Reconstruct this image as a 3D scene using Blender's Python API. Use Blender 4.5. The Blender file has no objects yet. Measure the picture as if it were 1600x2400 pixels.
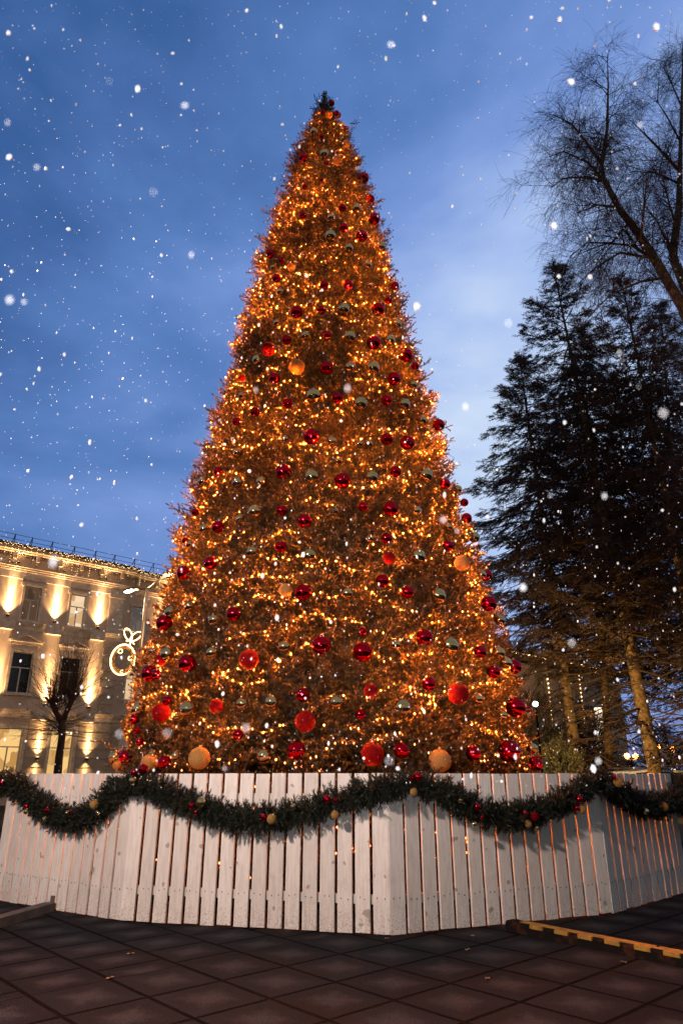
import bpy, math, random
import numpy as np
from mathutils import Vector, Matrix
PI = math.pi
R = math.radians
sc = bpy.context.scene
C = sc.collection
# ------------------------------------------------------------------ camera
H = 1.42; F = 1600.0; TH = math.atan(615/1600)
cam_d = bpy.data.cameras.new('camera'); cam = bpy.data.objects.new('camera', cam_d); C.objects.link(cam)
cam.location = (0, 0, H); cam.rotation_euler = (PI/2 + TH, 0, 0)
cam_d.sensor_fit = 'VERTICAL'; cam_d.sensor_height = 36; cam_d.lens = 24
cam_d.clip_start = 0.05; cam_d.clip_end = 2000
cam_d.dof.use_dof = True; cam_d.dof.focus_distance = 13; cam_d.dof.aperture_fstop = 5.0
sc.camera = cam
# ------------------------------------------------------------------ view
sc.view_settings.view_transform = 'Standard'; sc.view_settings.look = 'None'
sc.view_settings.exposure = 0; sc.view_settings.gamma = 1
cy = sc.cycles
cy.use_denoising = True; cy.max_bounces = 5; cy.diffuse_bounces = 2; cy.glossy_bounces = 3
cy.transmission_bounces = 3; cy.transparent_max_bounces = 4
cy.sample_clamp_indirect = 4; cy.sample_clamp_direct = 0; cy.use_light_tree = True
cy.caustics_reflective = False; cy.caustics_refractive = False; cy.blur_glossy = 0.6

def ray(x, y):
    u = (x-800)/F; v = (y-1200)/F
    return np.array([u, math.cos(TH)+v*math.sin(TH), math.sin(TH)-v*math.cos(TH)])
CAM = np.array([0, 0, H])
def atY(x, y, Y):
    d = ray(x, y); return CAM + d*(Y/d[1])
def ground_at(x, y, z=0.0):
    d = ray(x, y); return CAM + d*((z-H)/d[2])

# ------------------------------------------------------------------ world: overcast dusk sky
w = bpy.data.worlds.new('World'); sc.world = w; w.use_nodes = True
nt = w.node_tree; nt.nodes.clear()
def N(t, ty, **k):
    n = t.nodes.new(ty)
    for a, b in k.items(): setattr(n, a, b)
    return n
out = N(nt, 'ShaderNodeOutputWorld'); bg = N(nt, 'ShaderNodeBackground'); nt.links.new(bg.outputs[0], out.inputs[0])
tc = N(nt, 'ShaderNodeTexCoord')
def vdot(vec, gen):
    m = N(nt, 'ShaderNodeVectorMath', operation='DOT_PRODUCT'); nt.links.new(gen, m.inputs[0]); m.inputs[1].default_value = vec; return m.outputs['Value']
def ramp(t, val, stops, interp='EASE'):
    r = N(t, 'ShaderNodeValToRGB'); t.links.new(val, r.inputs[0]); r.color_ramp.interpolation = interp
    e = r.color_ramp.elements
    while len(e) < len(stops): e.new(0.5)
    for i, (p, c) in enumerate(stops):
        e[i].position = p; e[i].color = c if len(c) == 4 else (*c, 1)
    return r.outputs[0]
def mixc(t, fac, a, b, mode='MIX'):
    m = N(t, 'ShaderNodeMix', data_type='RGBA', blend_type=mode)
    if isinstance(fac, (int, float)): m.inputs[0].default_value = fac
    else: t.links.new(fac, m.inputs[0])
    for i, c in ((6, a), (7, b)):
        if isinstance(c, tuple): m.inputs[i].default_value = (*c, 1) if len(c) == 3 else c
        else: t.links.new(c, m.inputs[i])
    return m.outputs[2]
def math_(t, op, a, b=None, c=None):
    m = N(t, 'ShaderNodeMath', operation=op)
    for i, x in enumerate((a, b, c)):
        if x is None: continue
        if isinstance(x, (int, float)): m.inputs[i].default_value = x
        else: t.links.new(x, m.inputs[i])
    return m.outputs[0]
G = tc.outputs['Generated']
# angle from the brightest break in the cloud, right of the tree
bd = ray(1150, 980); bd = bd/np.linalg.norm(bd)
dk = ray(-100, 60); dk = dk/np.linalg.norm(dk)
nz = N(nt, 'ShaderNodeTexNoise'); nz.inputs['Scale'].default_value = 2.1; nz.inputs['Detail'].default_value = 5; nz.inputs['Roughness'].default_value = 0.55
nz.inputs['Distortion'].default_value = 0.35
mp = N(nt, 'ShaderNodeMapping'); mp.inputs['Scale'].default_value = (1.0, 1.0, 1.9); mp.inputs['Rotation'].default_value = (0.2, 0.35, 0.3); mp.inputs['Location'].default_value = (0.3, 0.1, 0.45)
nt.links.new(G, mp.inputs[0]); nt.links.new(mp.outputs[0], nz.inputs['Vector'])
nz2 = N(nt, 'ShaderNodeTexNoise'); nz2.inputs['Scale'].default_value = 7.0; nz2.inputs['Detail'].default_value = 4
nt.links.new(mp.outputs[0], nz2.inputs['Vector'])
cloud = math_(nt, 'ADD', math_(nt, 'MULTIPLY', math_(nt, 'SUBTRACT', nz.outputs[0], 0.5), .85), math_(nt, 'MULTIPLY', math_(nt, 'SUBTRACT', nz2.outputs[0], 0.5), 0.30))
b = vdot(tuple(bd), G)
val = math_(nt, 'ADD', ramp(nt, b, [(0.60, (0.24,)*3), (0.80, (0.38,)*3), (0.93, (0.53,)*3), (1.0, (0.90,)*3)], 'LINEAR'), cloud)
val = math_(nt, 'SUBTRACT', val, ramp(nt, vdot(tuple(dk), G), [(0.76, (0,)*3), (1.0, (0.36,)*3)], 'LINEAR'))
col = ramp(nt, val, [(0.0, (.040, .115, .33)), (0.25, (.100, .212, .52)), (0.5, (.19, .315, .69)), (0.75, (.38, .52, .86)), (1.0, (.64, .76, .94))], 'LINEAR')
# the sky behind the photographer is paler, greyer cloud
back = ramp(nt, vdot((0, 1, 0), G), [(0.0, (1,)*3), (0.45, (0,)*3)], 'LINEAR')
grey = mixc(nt, math_(nt, 'ADD', cloud, 0.5), (.07, .085, .10), (.20, .215, .22))
col = mixc(nt, back, col, grey)
nish = N(nt, 'ShaderNodeTexSky', sky_type='NISHITA'); nish.sun_disc = False; nish.sun_elevation = R(-1.5); nish.sun_rotation = R(35)
sk = N(nt, 'ShaderNodeVectorMath', operation='SCALE'); nt.links.new(nish.outputs[0], sk.inputs[0]); sk.inputs['Scale'].default_value = 0.05
col = mixc(nt, 1.0, col, sk.outputs[0], 'ADD')
nt.links.new(col, bg.inputs[0]); bg.inputs[1].default_value = 1.0

# ------------------------------------------------------------------ materials
MATS = {}
def mat(name, col=(.5, .5, .5), rough=0.6, metal=0.0, emit=None, es=0.0, noise=None, bump=0.0, bscale=40, spec=0.5, coat=0.0):
    m = bpy.data.materials.new(name); m.use_nodes = True; t = m.node_tree; p = t.nodes['Principled BSDF']
    p.inputs['Base Color'].default_value = (*col, 1); p.inputs['Roughness'].default_value = rough; p.inputs['Metallic'].default_value = metal
    p.inputs['Specular IOR Level'].default_value = spec; p.inputs['Coat Weight'].default_value = coat
    if emit: p.inputs['Emission Color'].default_value = (*emit, 1); p.inputs['Emission Strength'].default_value = es
    if noise:
        sc_, c2, lo, hi = noise
        tx = N(t, 'ShaderNodeTexCoord'); nn = N(t, 'ShaderNodeTexNoise'); nn.inputs['Scale'].default_value = sc_; nn.inputs['Detail'].default_value = 6; nn.inputs['Roughness'].default_value = .65
        t.links.new(tx.outputs['Object'], nn.inputs['Vector'])
        f = ramp(t, nn.outputs[0], [(lo, (0,)*3), (hi, (1,)*3)], 'LINEAR')
        t.links.new(mixc(t, f, col, c2), p.inputs['Base Color'])
    if bump:
        tx = N(t, 'ShaderNodeTexCoord'); nn = N(t, 'ShaderNodeTexNoise'); nn.inputs['Scale'].default_value = bscale; nn.inputs['Detail'].default_value = 4
        t.links.new(tx.outputs['Object'], nn.inputs['Vector'])
        bm_ = N(t, 'ShaderNodeBump'); bm_.inputs['Strength'].default_value = bump; t.links.new(nn.outputs[0], bm_.inputs['Height']); t.links.new(bm_.outputs[0], p.inputs['Normal'])
    MATS[name] = m; return m
def no_mis(m):   # small decorative emitters: seen, but not sampled as lamps
    m.cycles.emission_sampling = 'NONE'; return m
def needle_mat(name, a, b2, rough=.55, sc=3.0):
    m = mat(name, a, rough, noise=(sc, b2, .35, .65)); t = m.node_tree; p = t.nodes['Principled BSDF']
    tr = N(t, 'ShaderNodeBsdfTranslucent'); mx = N(t, 'ShaderNodeMixShader'); mx.inputs[0].default_value = .08
    tr.inputs[0].default_value = (*b2, 1)
    o = [n for n in t.nodes if n.type == 'OUTPUT_MATERIAL'][0]
    t.links.new(p.outputs[0], mx.inputs[1]); t.links.new(tr.outputs[0], mx.inputs[2]); t.links.new(mx.outputs[0], o.inputs[0]); return m
M_needle = needle_mat('fir_needles', (.012, .018, .009), (.150, .092, .026), sc=7.0)
for _n in M_needle.node_tree.nodes:
    if _n.type == 'VALTORGB': _n.color_ramp.elements[0].position = .44; _n.color_ramp.elements[1].position = .60
M_garl = needle_mat('garland_needles', (.008, .012, .007), (.020, .026, .014))
M_bark = mat('fir_bark', (.05, .03, .02), .9)
M_bulb = no_mis(mat('bulb_glow', (1, .6, .3), .4, emit=(1.0, .23, .075), es=6.0))
M_bulb2 = no_mis(mat('icicle_glow', (1, .8, .5), .4, emit=(1.0, .60, .24), es=5.5))
M_wire = mat('wire', (.01, .015, .01), .6)
M_bred = mat('mirror_red', (.86, .012, .035), .07, 1.0)
M_bgold = mat('mirror_gold', (.95, .71, .33), .06, 1.0)
def glitter(name, c1, c2):
    m = mat(name, c1, .6, 0.0, spec=.07); t = m.node_tree; p = t.nodes['Principled BSDF']
    tx = N(t, 'ShaderNodeTexCoord'); v = N(t, 'ShaderNodeTexVoronoi'); v.inputs['Scale'].default_value = 34
    t.links.new(tx.outputs['Object'], v.inputs['Vector'])
    t.links.new(mixc(t, ramp(t, v.outputs['Color'], [(.35, (0,)*3), (.8, (1,)*3)], 'LINEAR'), c1, c2), p.inputs['Base Color'])
    nm = N(t, 'ShaderNodeBump'); nm.inputs['Strength'].default_value = .6; nm.inputs['Distance'].default_value = .02
    t.links.new(v.outputs['Color'], nm.inputs['Height']); t.links.new(nm.outputs[0], p.inputs['Normal']); return m
M_mred = glitter('glitter_red', (.10, .0008, .002), (.34, .0025, .005))
M_mgold = glitter('glitter_gold', (.27, .14, .04), (.52, .31, .11))
M_cap = mat('bauble_cap', (.8, .65, .35), .25, 1.0)
M_snow = mat('snow', (.95, .96, 1.0), .9)
_p = M_snow.node_tree.nodes['Principled BSDF']; _p.inputs['Subsurface Weight'].default_value = 0.0

# ------------------------------------------------------------------ mesh helpers
class MB:
    def __init__(s): s.v = []; s.f = []; s.m = []
    def add(s, vs, fs, mi=0):
        o = len(s.v); s.v += [tuple(map(float, x)) for x in vs]; s.f += [tuple(i+o for i in q) for q in fs]; s.m += [mi]*len(fs)
    def box(s, a, b_, mi=0, fr=None):
        (x0, y0, z0), (x1, y1, z1) = a, b_
        vs = [(x0,y0,z0),(x1,y0,z0),(x1,y1,z0),(x0,y1,z0),(x0,y0,z1),(x1,y0,z1),(x1,y1,z1),(x0,y1,z1)]
        if fr: vs = [fr(*p) for p in vs]
        s.add(vs, [(0,3,2,1),(4,5,6,7),(0,1,5,4),(1,2,6,5),(2,3,7,6),(3,0,4,7)], mi)
    def tube(s, pts, rad, n=6, mi=0, closed=False, caps=True):
        pts = [np.array(p, float) for p in pts]; k = len(pts)
        if not hasattr(rad, '__len__'): rad = [rad]*k
        vs = []; up = np.array([0.13, .21, 1.0]); prev = None
        for i, p in enumerate(pts):
            a = pts[(i-1) % k] if (closed or i > 0) else p; c = pts[(i+1) % k] if (closed or i < k-1) else p
            t = c-a; t = t/(np.linalg.norm(t)+1e-9)
            if prev is None:
                r_ = up if abs(t@up)/np.linalg.norm(up) < .9 else np.array([1., .1, 0]); x = np.cross(t, r_)
            else: x = prev - t*(prev@t)
            x = x/(np.linalg.norm(x)+1e-9); prev = x; y = np.cross(t, x)
            for j in range(n):
                an = 2*PI*j/n; vs.append(p+rad[i]*(math.cos(an)*x+math.sin(an)*y))
        fs = []
        for i in range(k if closed else k-1):
            for j in range(n):
                a = i*n+j; b2 = i*n+(j+1) % n; c = ((i+1) % k)*n; fs.append((a, b2, c+(j+1) % n, c+j))
        if caps and not closed: fs += [tuple(reversed(range(n))), tuple(range((k-1)*n, k*n))]
        s.add(vs, fs, mi)
    def lathe(s, prof, n=16, mi=0, c=(0, 0, 0)):
        vs = []
        for r_, z in prof:
            for j in range(n): vs.append((c[0]+r_*math.cos(2*PI*j/n), c[1]+r_*math.sin(2*PI*j/n), c[2]+z))
        fs = [(i*n+j, i*n+(j+1) % n, (i+1)*n+(j+1) % n, (i+1)*n+j) for i in range(len(prof)-1) for j in range(n)]
        fs += [tuple(reversed(range(n))), tuple(range((len(prof)-1)*n, len(prof)*n))]
        s.add(vs, fs, mi)
    def octa(s, c, r_, mi=0):
        c = np.array(c); vs = [c+np.array(d)*r_ for d in ((1,0,0),(-1,0,0),(0,1,0),(0,-1,0),(0,0,1.3),(0,0,-1.3))]
        s.add(vs, [(0,2,4),(2,1,4),(1,3,4),(3,0,4),(2,0,5),(1,2,5),(3,1,5),(0,3,5)], mi)
    def prism(s, poly, d0, d1, fr, mi=0):    # poly in (a,b), extruded along c
        n = len(poly); vs = [fr(a, b_, d0) for a, b_ in poly]+[fr(a, b_, d1) for a, b_ in poly]
        s.add(vs, [tuple(range(n)), tuple(reversed(range(n, 2*n)))]+[(i, i+n, (i+1) % n+n, (i+1) % n) for i in range(n)], mi)
    def build(s, name, mats, parent=None, smooth=False):
        me = bpy.data.meshes.new(name); me.from_pydata(s.v, [], s.f)
        if not isinstance(mats, (list, tuple)): mats = [mats]
        for m in mats: me.materials.append(m)
        me.polygons.foreach_set('material_index', s.m)
        if smooth: me.polygons.foreach_set('use_smooth', [True]*len(s.f))
        me.update(); o = bpy.data.objects.new(name, me); C.objects.link(o)
        if parent: o.parent = parent
        return o
def fast_mesh(name, V, T, m, parent=None):
    me = bpy.data.meshes.new(name); nv = len(V); nf = len(T)
    me.vertices.add(nv); me.vertices.foreach_set('co', V.astype(np.float32).ravel())
    me.loops.add(nf*3); me.loops.foreach_set('vertex_index', T.astype(np.int32).ravel())
    me.polygons.add(nf); me.polygons.foreach_set('loop_start', np.arange(0, nf*3, 3, dtype=np.int32))
    me.update(calc_edges=True); me.materials.append(m)
    o = bpy.data.objects.new(name, me); C.objects.link(o)
    if parent: o.parent = parent
    return o
def tag(o, label=None, cat=None, group=None, kind=None):
    if label: o['label'] = label
    if cat: o['category'] = cat
    if group: o['group'] = group
    if kind: o['kind'] = kind
    return o
def empty(name, loc=(0, 0, 0), label=None, cat=None, group=None):
    o = bpy.data.objects.new(name, None); C.objects.link(o); o.location = loc; o.empty_display_size = .2
    return tag(o, label, cat, group)
def sh(o, root):   # parent a mesh built in world coordinates
    o.parent = root; o.location = tuple(-c for c in root.location); return o
ORD = ['first','second','third','fourth','fifth','sixth','seventh','eighth','ninth','tenth','eleventh','twelfth','thirteenth','fourteenth','fifteenth','sixteenth','seventeenth','eighteenth','nineteenth','twentieth',
       'twenty-first','twenty-second','twenty-third','twenty-fourth','twenty-fifth','twenty-sixth','twenty-seventh','twenty-eighth','twenty-ninth','thirtieth','thirty-first','thirty-second','thirty-third','thirty-fourth','thirty-fifth','thirty-sixth','thirty-seventh','thirty-eighth','thirty-ninth','fortieth','forty-first','forty-second','forty-third']

rng = np.random.default_rng(7); random.seed(7)
# ------------------------------------------------------------------ foliage templates (triangles)
def shoot(p0, p1, nl, nw, dens, rg, stem=.004, flat=.35, taper=True):
    """one shoot with needles all round; returns list of triangles (k,3,3)"""
    p0 = np.array(p0, float); p1 = np.array(p1, float); L = np.linalg.norm(p1-p0); t = (p1-p0)/L
    x = np.cross(t, [0, 0, 1.0]); x /= np.linalg.norm(x); y = np.cross(x, t)
    tr = []
    for a in range(3):
        d0 = x*math.cos(a*2.09)+y*math.sin(a*2.09); d1 = x*math.cos((a+1)*2.09)+y*math.sin((a+1)*2.09)
        tr.append([p0+d0*stem, p0+d1*stem, p1])
    n = int(L*dens)
    for i in range(n):
        s = (i+rg.random())/n; an = rg.random()*2*PI
        d = x*math.cos(an)+y*math.sin(an)*(.55+flat)
        l = nl*(.75+.5*rg.random())*(1-.25*s if taper else 1)
        b_ = p0+t*L*s; e = b_+(d*.8+t*.75)*l/1.1
        wv = np.cross(d, t); wv = wv/np.linalg.norm(wv)*nw*.5
        tr.append([b_-wv, b_+wv, e])
    return tr
def spray(kind, rg, L=.5, sides=6, nl=.03, nw=.004, dens=110):
    tr = []; tip = np.array([L, 0, .04*L])
    tr += shoot((0, 0, 0), tip, nl, nw, dens*1.35, rg)
    for i in range(sides):
        s = .18+.7*(i/sides)+.06*rg.random(); sd = 1 if i % 2 else -1; l = L*(.42*(1-s*.55))*(1+.3*rg.random())
        b_ = tip*s; an = R(40+15*rg.random())
        e = b_+np.array([math.cos(an)*l, sd*math.sin(an)*l, (.5*rg.random()-.15)*l])
        tr += shoot(b_, e, nl, nw, dens, rg)
    return np.array(tr)      # (T,3,3)
def scatter(tmpls, pos, fwd, up, scl, rg):
    """place random templates: local x->fwd, z->up"""
    f = fwd/np.linalg.norm(fwd, axis=1, keepdims=True); y = np.cross(up, f); y /= (np.linalg.norm(y, axis=1, keepdims=True)+1e-9); z = np.cross(f, y)
    M = np.stack([f, y, z], axis=2)      # columns
    which = rg.integers(0, len(tmpls), len(pos)); Vs = []
    for k, t in enumerate(tmpls):
        id_ = np.where(which == k)[0]
        if not len(id_): continue
        P = t.reshape(-1, 3)
        V = np.einsum('nij,pj->npi', M[id_]*scl[id_, None, None], P)+pos[id_, None, :]
        Vs.append(V.reshape(-1, 3))
    V = np.concatenate(Vs); return V, np.arange(len(V)).reshape(-1, 3)

# ================================================================== GROUND
gp = bpy.data.materials.new('paving'); gp.use_nodes = True; t = gp.node_tree; p = t.nodes['Principled BSDF']
geo = N(t, 'ShaderNodeTexCoord'); sep = N(t, 'ShaderNodeSeparateXYZ'); mpp = N(t, 'ShaderNodeMapping')
mpp.vector_type = 'POINT'; mpp.inputs['Rotation'].default_value = (0, 0, -R(42.5)); 
t.links.new(geo.outputs['Object'], mpp.inputs[0]); t.links.new(mpp.outputs[0], sep.inputs[0])
TS = .592
_a = R(-42.5); px0, py0 = -0.88, 5.938
ox = px0*math.cos(_a)-py0*math.sin(_a); oy = px0*math.sin(_a)+py0*math.cos(_a)
cx_ = math_(t, 'SUBTRACT', sep.outputs[0], ox); cy_ = math_(t, 'SUBTRACT', sep.outputs[1], oy)
# x' runs along the up-right joints, y' across them
ux = math_(t, 'DIVIDE', cx_, TS); uy = math_(t, 'DIVIDE', cy_, TS)
strip = math_(t, 'FLOOR', ux)
left = math_(t, 'GREATER_THAN', uy, 0.995)
sh_ = math_(t, 'MULTIPLY', math_(t, 'FRACT', math_(t, 'MULTIPLY', math_(t, 'ADD', strip, 40.0), .37)), left)
uy2 = math_(t, 'ADD', math_(t, 'MULTIPLY', math_(t, 'SUBTRACT', uy, 1.0), math_(t, 'ADD', 1.0, math_(t, 'MULTIPLY', left, .22))), math_(t, 'ADD', sh_, 1.0))
fx = math_(t, 'FRACT', math_(t, 'ADD', ux, 100.0)); fy = math_(t, 'FRACT', math_(t, 'ADD', uy2, 100.0))
ex = math_(t, 'MINIMUM', fx, math_(t, 'SUBTRACT', 1.0, fx)); ey = math_(t, 'MINIMUM', fy, math_(t, 'SUBTRACT', 1.0, fy))
edge = math_(t, 'MINIMUM', ex, ey)
n1 = N(t, 'ShaderNodeTexNoise'); n1.inputs['Scale'].default_value = 1.6; n1.inputs['Detail'].default_value = 7; n1.inputs['Roughness'].default_value = .7; t.links.new(geo.outputs['Object'], n1.inputs['Vector'])
p.inputs['Specular IOR Level'].default_value = .04; n2 = N(t, 'ShaderNodeTexNoise'); n2.inputs['Scale'].default_value = 90; n2.inputs['Detail'].default_value = 3; t.links.new(geo.outputs['Object'], n2.inputs['Vector'])
n3 = N(t, 'ShaderNodeTexNoise'); n3.inputs['Scale'].default_value = 14; n3.inputs['Detail'].default_value = 5; t.links.new(geo.outputs['Object'], n3.inputs['Vector'])
wn = N(t, 'ShaderNodeTexWhiteNoise'); cmb = N(t, 'ShaderNodeCombineXYZ'); t.links.new(strip, cmb.inputs[0]); t.links.new(math_(t, 'FLOOR', uy2), cmb.inputs[1]); t.links.new(cmb.outputs[0], wn.inputs['Vector'])
base = mixc(t, ramp(t, n1.outputs[0], [(.3, (0,)*3), (.7, (1,)*3)], 'LINEAR'), (.0085, .0098, .0125), (.021, .0228, .0275))
base = mixc(t, math_(t, 'MULTIPLY', wn.outputs[0], .35), base, (.007, .006, .007))
cen = ramp(t, math_(t, 'ADD', edge, math_(t, 'MULTIPLY', math_(t, 'SUBTRACT', n3.outputs[0], .5), .3)), [(.16, (0,)*3), (.46, (1,)*3)])
base = mixc(t, math_(t, 'MULTIPLY', cen, .40), base, (.070, .070, .078))
grain = ramp(t, n2.outputs[0], [(.35, (.5,)*3), (.65, (1.5,)*3)], 'LINEAR')
base = mixc(t, 1.0, base, grain, 'MULTIPLY')
jm = ramp(t, math_(t, 'ADD', edge, math_(t, 'MULTIPLY', math_(t, 'SUBTRACT', n3.outputs[0], .5), .012)), [(.018, (0,)*3), (.036, (1,)*3)], 'LINEAR')
base = mixc(t, jm, (.0012, .0009, .0008), base)
t.links.new(base, p.inputs['Base Color'])
t.links.new(ramp(t, n1.outputs[0], [(.35, (.75,)*3), (.65, (.92,)*3)], 'LINEAR'), p.inputs['Roughness'])
bu = N(t, 'ShaderNodeBump'); bu.inputs['Distance'].default_value = .008; bu.inputs['Strength'].default_value = .9
t.links.new(math_(t, 'ADD', jm, math_(t, 'MULTIPLY', n2.outputs[0], .25)), bu.inputs['Height']); t.links.new(bu.outputs[0], p.inputs['Normal'])
g = MB(); g.add([(-400,-400,0),(400,-400,0),(400,600,0),(-400,600,0)], [(0,1,2,3)]); tag(g.build('paved_square', gp), kind='structure')
M_lawn = mat('park_ground', (.022, .02, .01), .95, noise=(.8, (.05, .045, .02), .35, .7))
g = MB(); g.add([(5.5,17,.004),(60,17,.004),(60,60,.004),(5.5,60,.004)], [(0,1,2,3)]); tag(g.build('park_ground', M_lawn), kind='structure')

# ================================================================== CHRISTMAS TREE
KZ = np.array([0, 1.4, 3, 5, 7, 9, 11, 13, 14.5, 15.6, 16.25])
KR = np.array([3.30, 3.22, 3.02, 2.60, 2.22, 1.81, 1.42, .97, .63, .31, .06])-.02
TCY = 11.4
def tcx(z): return -.215-.011*z
def rz(z): return np.interp(z, KZ, KR)
def on_tree(x, y, inset=.0):
    d = ray(x, y); tt = np.linspace(6, 24, 3600)[:, None]; P = CAM+d*tt
    rho = np.hypot(P[:, 0]-tcx(P[:, 2]), P[:, 1]-TCY)-(rz(P[:, 2])-inset)
    h = np.where(rho < 0)[0]
    if len(h): return P[h[0]], 0.0
    i = int(np.argmin(rho)); Q = P[i].copy(); ax_ = np.array([tcx(Q[2]), TCY]); v = ax_-Q[:2]; Q[:2] += v/np.linalg.norm(v)*min(.16, rho[i]+.05)
    return Q, 0.0
tree = empty('christmas_tree', (-.27, TCY, 0), 'towering conical fir christmas tree densely wrapped in amber lights behind the white fence', 'christmas tree')
tm = MB(); tm.tube([(-.27, TCY, 0), (-.33, TCY, 8), (-.40, TCY, 16.1)], [.30, .17, .02], 10); sh(tm.build('trunk', M_bark, smooth=True), tree)
FT = [spray(k, rng, L=.42, sides=4, nl=.034, nw=.021, dens=140) for k in range(5)]
FI = [spray(k, rng, L=.75, sides=6, nl=.085, nw=.035, dens=30) for k in range(3)]
# branches: organised in boughs so the surface has clumps and hollows
def relief(a, z):
    s_ = a*rz(z)
    return .075*math.sin(4.6*s_+1.7*math.sin(2.3*z))*math.sin(6.1*z+1.3*math.sin(1.7*s_))+.05*math.sin(9.7*s_+2*z)*math.sin(11.3*z-3*s_)
def tree_foliage(n_bough, arc0, arc1, rg):
    pos = []; fw = []; sc_ = []
    zz = []
    while len(zz) < n_bough:
        z = rg.random(n_bough)*15.65+.25; keep = rg.random(n_bough)*3.4 < rz(z)+.25; zz += list(z[keep])
    zz = np.array(zz[:n_bough]); th = arc0+(arc1-arc0)*rg.random(n_bough)
    for z, a in zip(zz, th):
        r = rz(z); k = rg.integers(4, 7); elev = R(rg.normal(26+z*.8, 12)); reach = min(1, r/.8)*(rg.normal(-.10, .06)+2.0*relief(a, z)-(.03 if z > 9 else 0))
        if rg.random() < .10: reach += .14
        L = min(.95, .25+r*.5)
        d = np.array([math.cos(a)*math.cos(elev), math.sin(a)*math.cos(elev), math.sin(elev)])
        tipr = r+reach
        tip = np.array([tcx(z)+math.cos(a)*tipr, TCY+math.sin(a)*tipr, z])
        tang = np.array([-math.sin(a), math.cos(a), 0])
        for i in range(k):
            s = i/k; side = rg.normal(0, .45)
            p_ = tip-d*(.42*(.9 if r > .5 else .5)+L*s*.8)+tang*side*s*.5+np.array([0, 0, rg.normal(0, .03)])
            pos.append(p_); fw.append(d+tang*side+np.array([0, 0, rg.normal(0, .12)])); sc_.append((.72+.4*rg.random())*(1 if r > .5 else .62))
    return np.array(pos), np.array(fw), np.array(sc_)
pos, fw, sc_ = tree_foliage(6200, PI+R(-22), 2*PI+R(22), rng)
p2, f2, s2 = tree_foliage(800, R(22), PI-R(22), rng)
pos = np.concatenate([pos, p2]); fw = np.concatenate([fw, f2]); sc_ = np.concatenate([sc_, s2])
# crown tip
for i in range(46):
    a = rng.random()*2*PI; z = 15.35+.85*(i/46); pos = np.vstack([pos, [tcx(z), TCY, z]]); fw = np.vstack([fw, [math.cos(a)*.9*(1.1-i/46), math.sin(a)*.9*(1.1-i/46), 1.0]]); sc_ = np.append(sc_, .5)
upv = np.tile([0, 0, 1.0], (len(pos), 1))+rng.normal(0, .35, (len(pos), 3))
V, T = scatter(FT, pos, fw, upv, sc_, rng)
sh(fast_mesh('foliage', V, T, M_needle), tree)
# inner boughs, nearer the trunk
ni = 5200; zi = rng.random(ni*3)*15+.3; zi = zi[rng.random(ni*3)*3.3 < rz(zi)][:ni]; ai = rng.random(len(zi))*2*PI; ki = rng.uniform(.18, .62, len(zi)); ri = rz(zi)*ki
pi_ = np.stack([tcx(zi)+np.cos(ai)*ri, TCY+np.sin(ai)*ri, zi], 1); fi = np.stack([np.cos(ai), np.sin(ai), rng.normal(.1, .5, len(zi))], 1)
Vi, Ti = scatter(FI, pi_, fi, rng.normal(0, 1, (len(zi), 3)), np.minimum(1.0, rz(zi)*.9), rng); sh(fast_mesh('inner_boughs', Vi, Ti, M_needle), tree)
print('tree tris', len(T))

# ---- light strings: one thing per turn of the wire
bulb_me = None
bm_ = MB(); bm_.octa((0, 0, 0), .0115)
BL = bpy.data.lights.new('bulb_light', 'POINT'); BL.energy = 5.2; BL.color = (1.0, .205, .016); BL.shadow_soft_size = 0
_b = bm_.build('bulb', M_bulb); bulb_me = _b.data; bpy.data.objects.remove(_b)
bulb_positions = []
rows = []
z = .55
while z < 15.6:
    rows.append(z); z += .37 if z < 12.5 else .42
for k, z0 in enumerate(rows):
    r = float(rz(z0)); arc = R(172); n = int(min(100, max(6, arc*r/.098)))
    if z0 > 12.5: n = int(n*.62)
    root = empty('light_string', (tcx(z0), TCY, z0), 'amber fairy light string around the big tree, %s turn of wire up from the ground' % ORD[k], 'string lights', 'fairy light strings wound round the tree')
    ph = rng.random(6)*2*PI; pts = []; skip = 0
    for i in range(n):
        if skip > 0: skip -= 1; jump = True
        a = PI*1.5-arc/2+arc*(i+rng.normal(0, .22))/n
        zz = z0+.11*math.sin(5*a+ph[0])+.08*math.sin(11*a+ph[1])+.05*math.sin(23*a+ph[2])+rng.normal(0, .018)
        rr = rz(zz)-min(1, rz(zz)/.8)*(.12-1.7*relief(a, zz))+rng.normal(0, .035)
        pts.append(np.array([tcx(zz)+math.cos(a)*rr, TCY+math.sin(a)*rr, zz]))
    cb = MB(); cb.tube(pts, .0035, 3, caps=False); sh(cb.build('cable', M_wire), root)
    for q in pts:
        sA = (math.atan2(q[1]-TCY, q[0]-tcx(q[2]))+2*PI)*rz(q[2]); pt_ = math.sin(1.9*sA+1.1*q[2])*math.sin(2.3*q[2]-.7*sA)+.5*math.sin(4.1*sA)*math.sin(3.7*q[2])
        if rng.random() < (.85 if pt_ < -.36 else .03): continue
        o = bpy.data.objects.new('bulb', bulb_me); C.objects.link(o); o.parent = root
        o.location = tuple(q-np.array(root.location)); bulb_positions.append(q)
        if z0 > 1.9 or len(bulb_positions) % 6 == 0:
            lo = bpy.data.objects.new('bulb_light', BL); C.objects.link(lo); lo.parent = o; dq = (q-np.array([root.location.x, root.location.y, q[2]])); dq = dq/np.linalg.norm(dq); lo.location = tuple(dq*.024+np.array([0, 0, -.012]))
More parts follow.
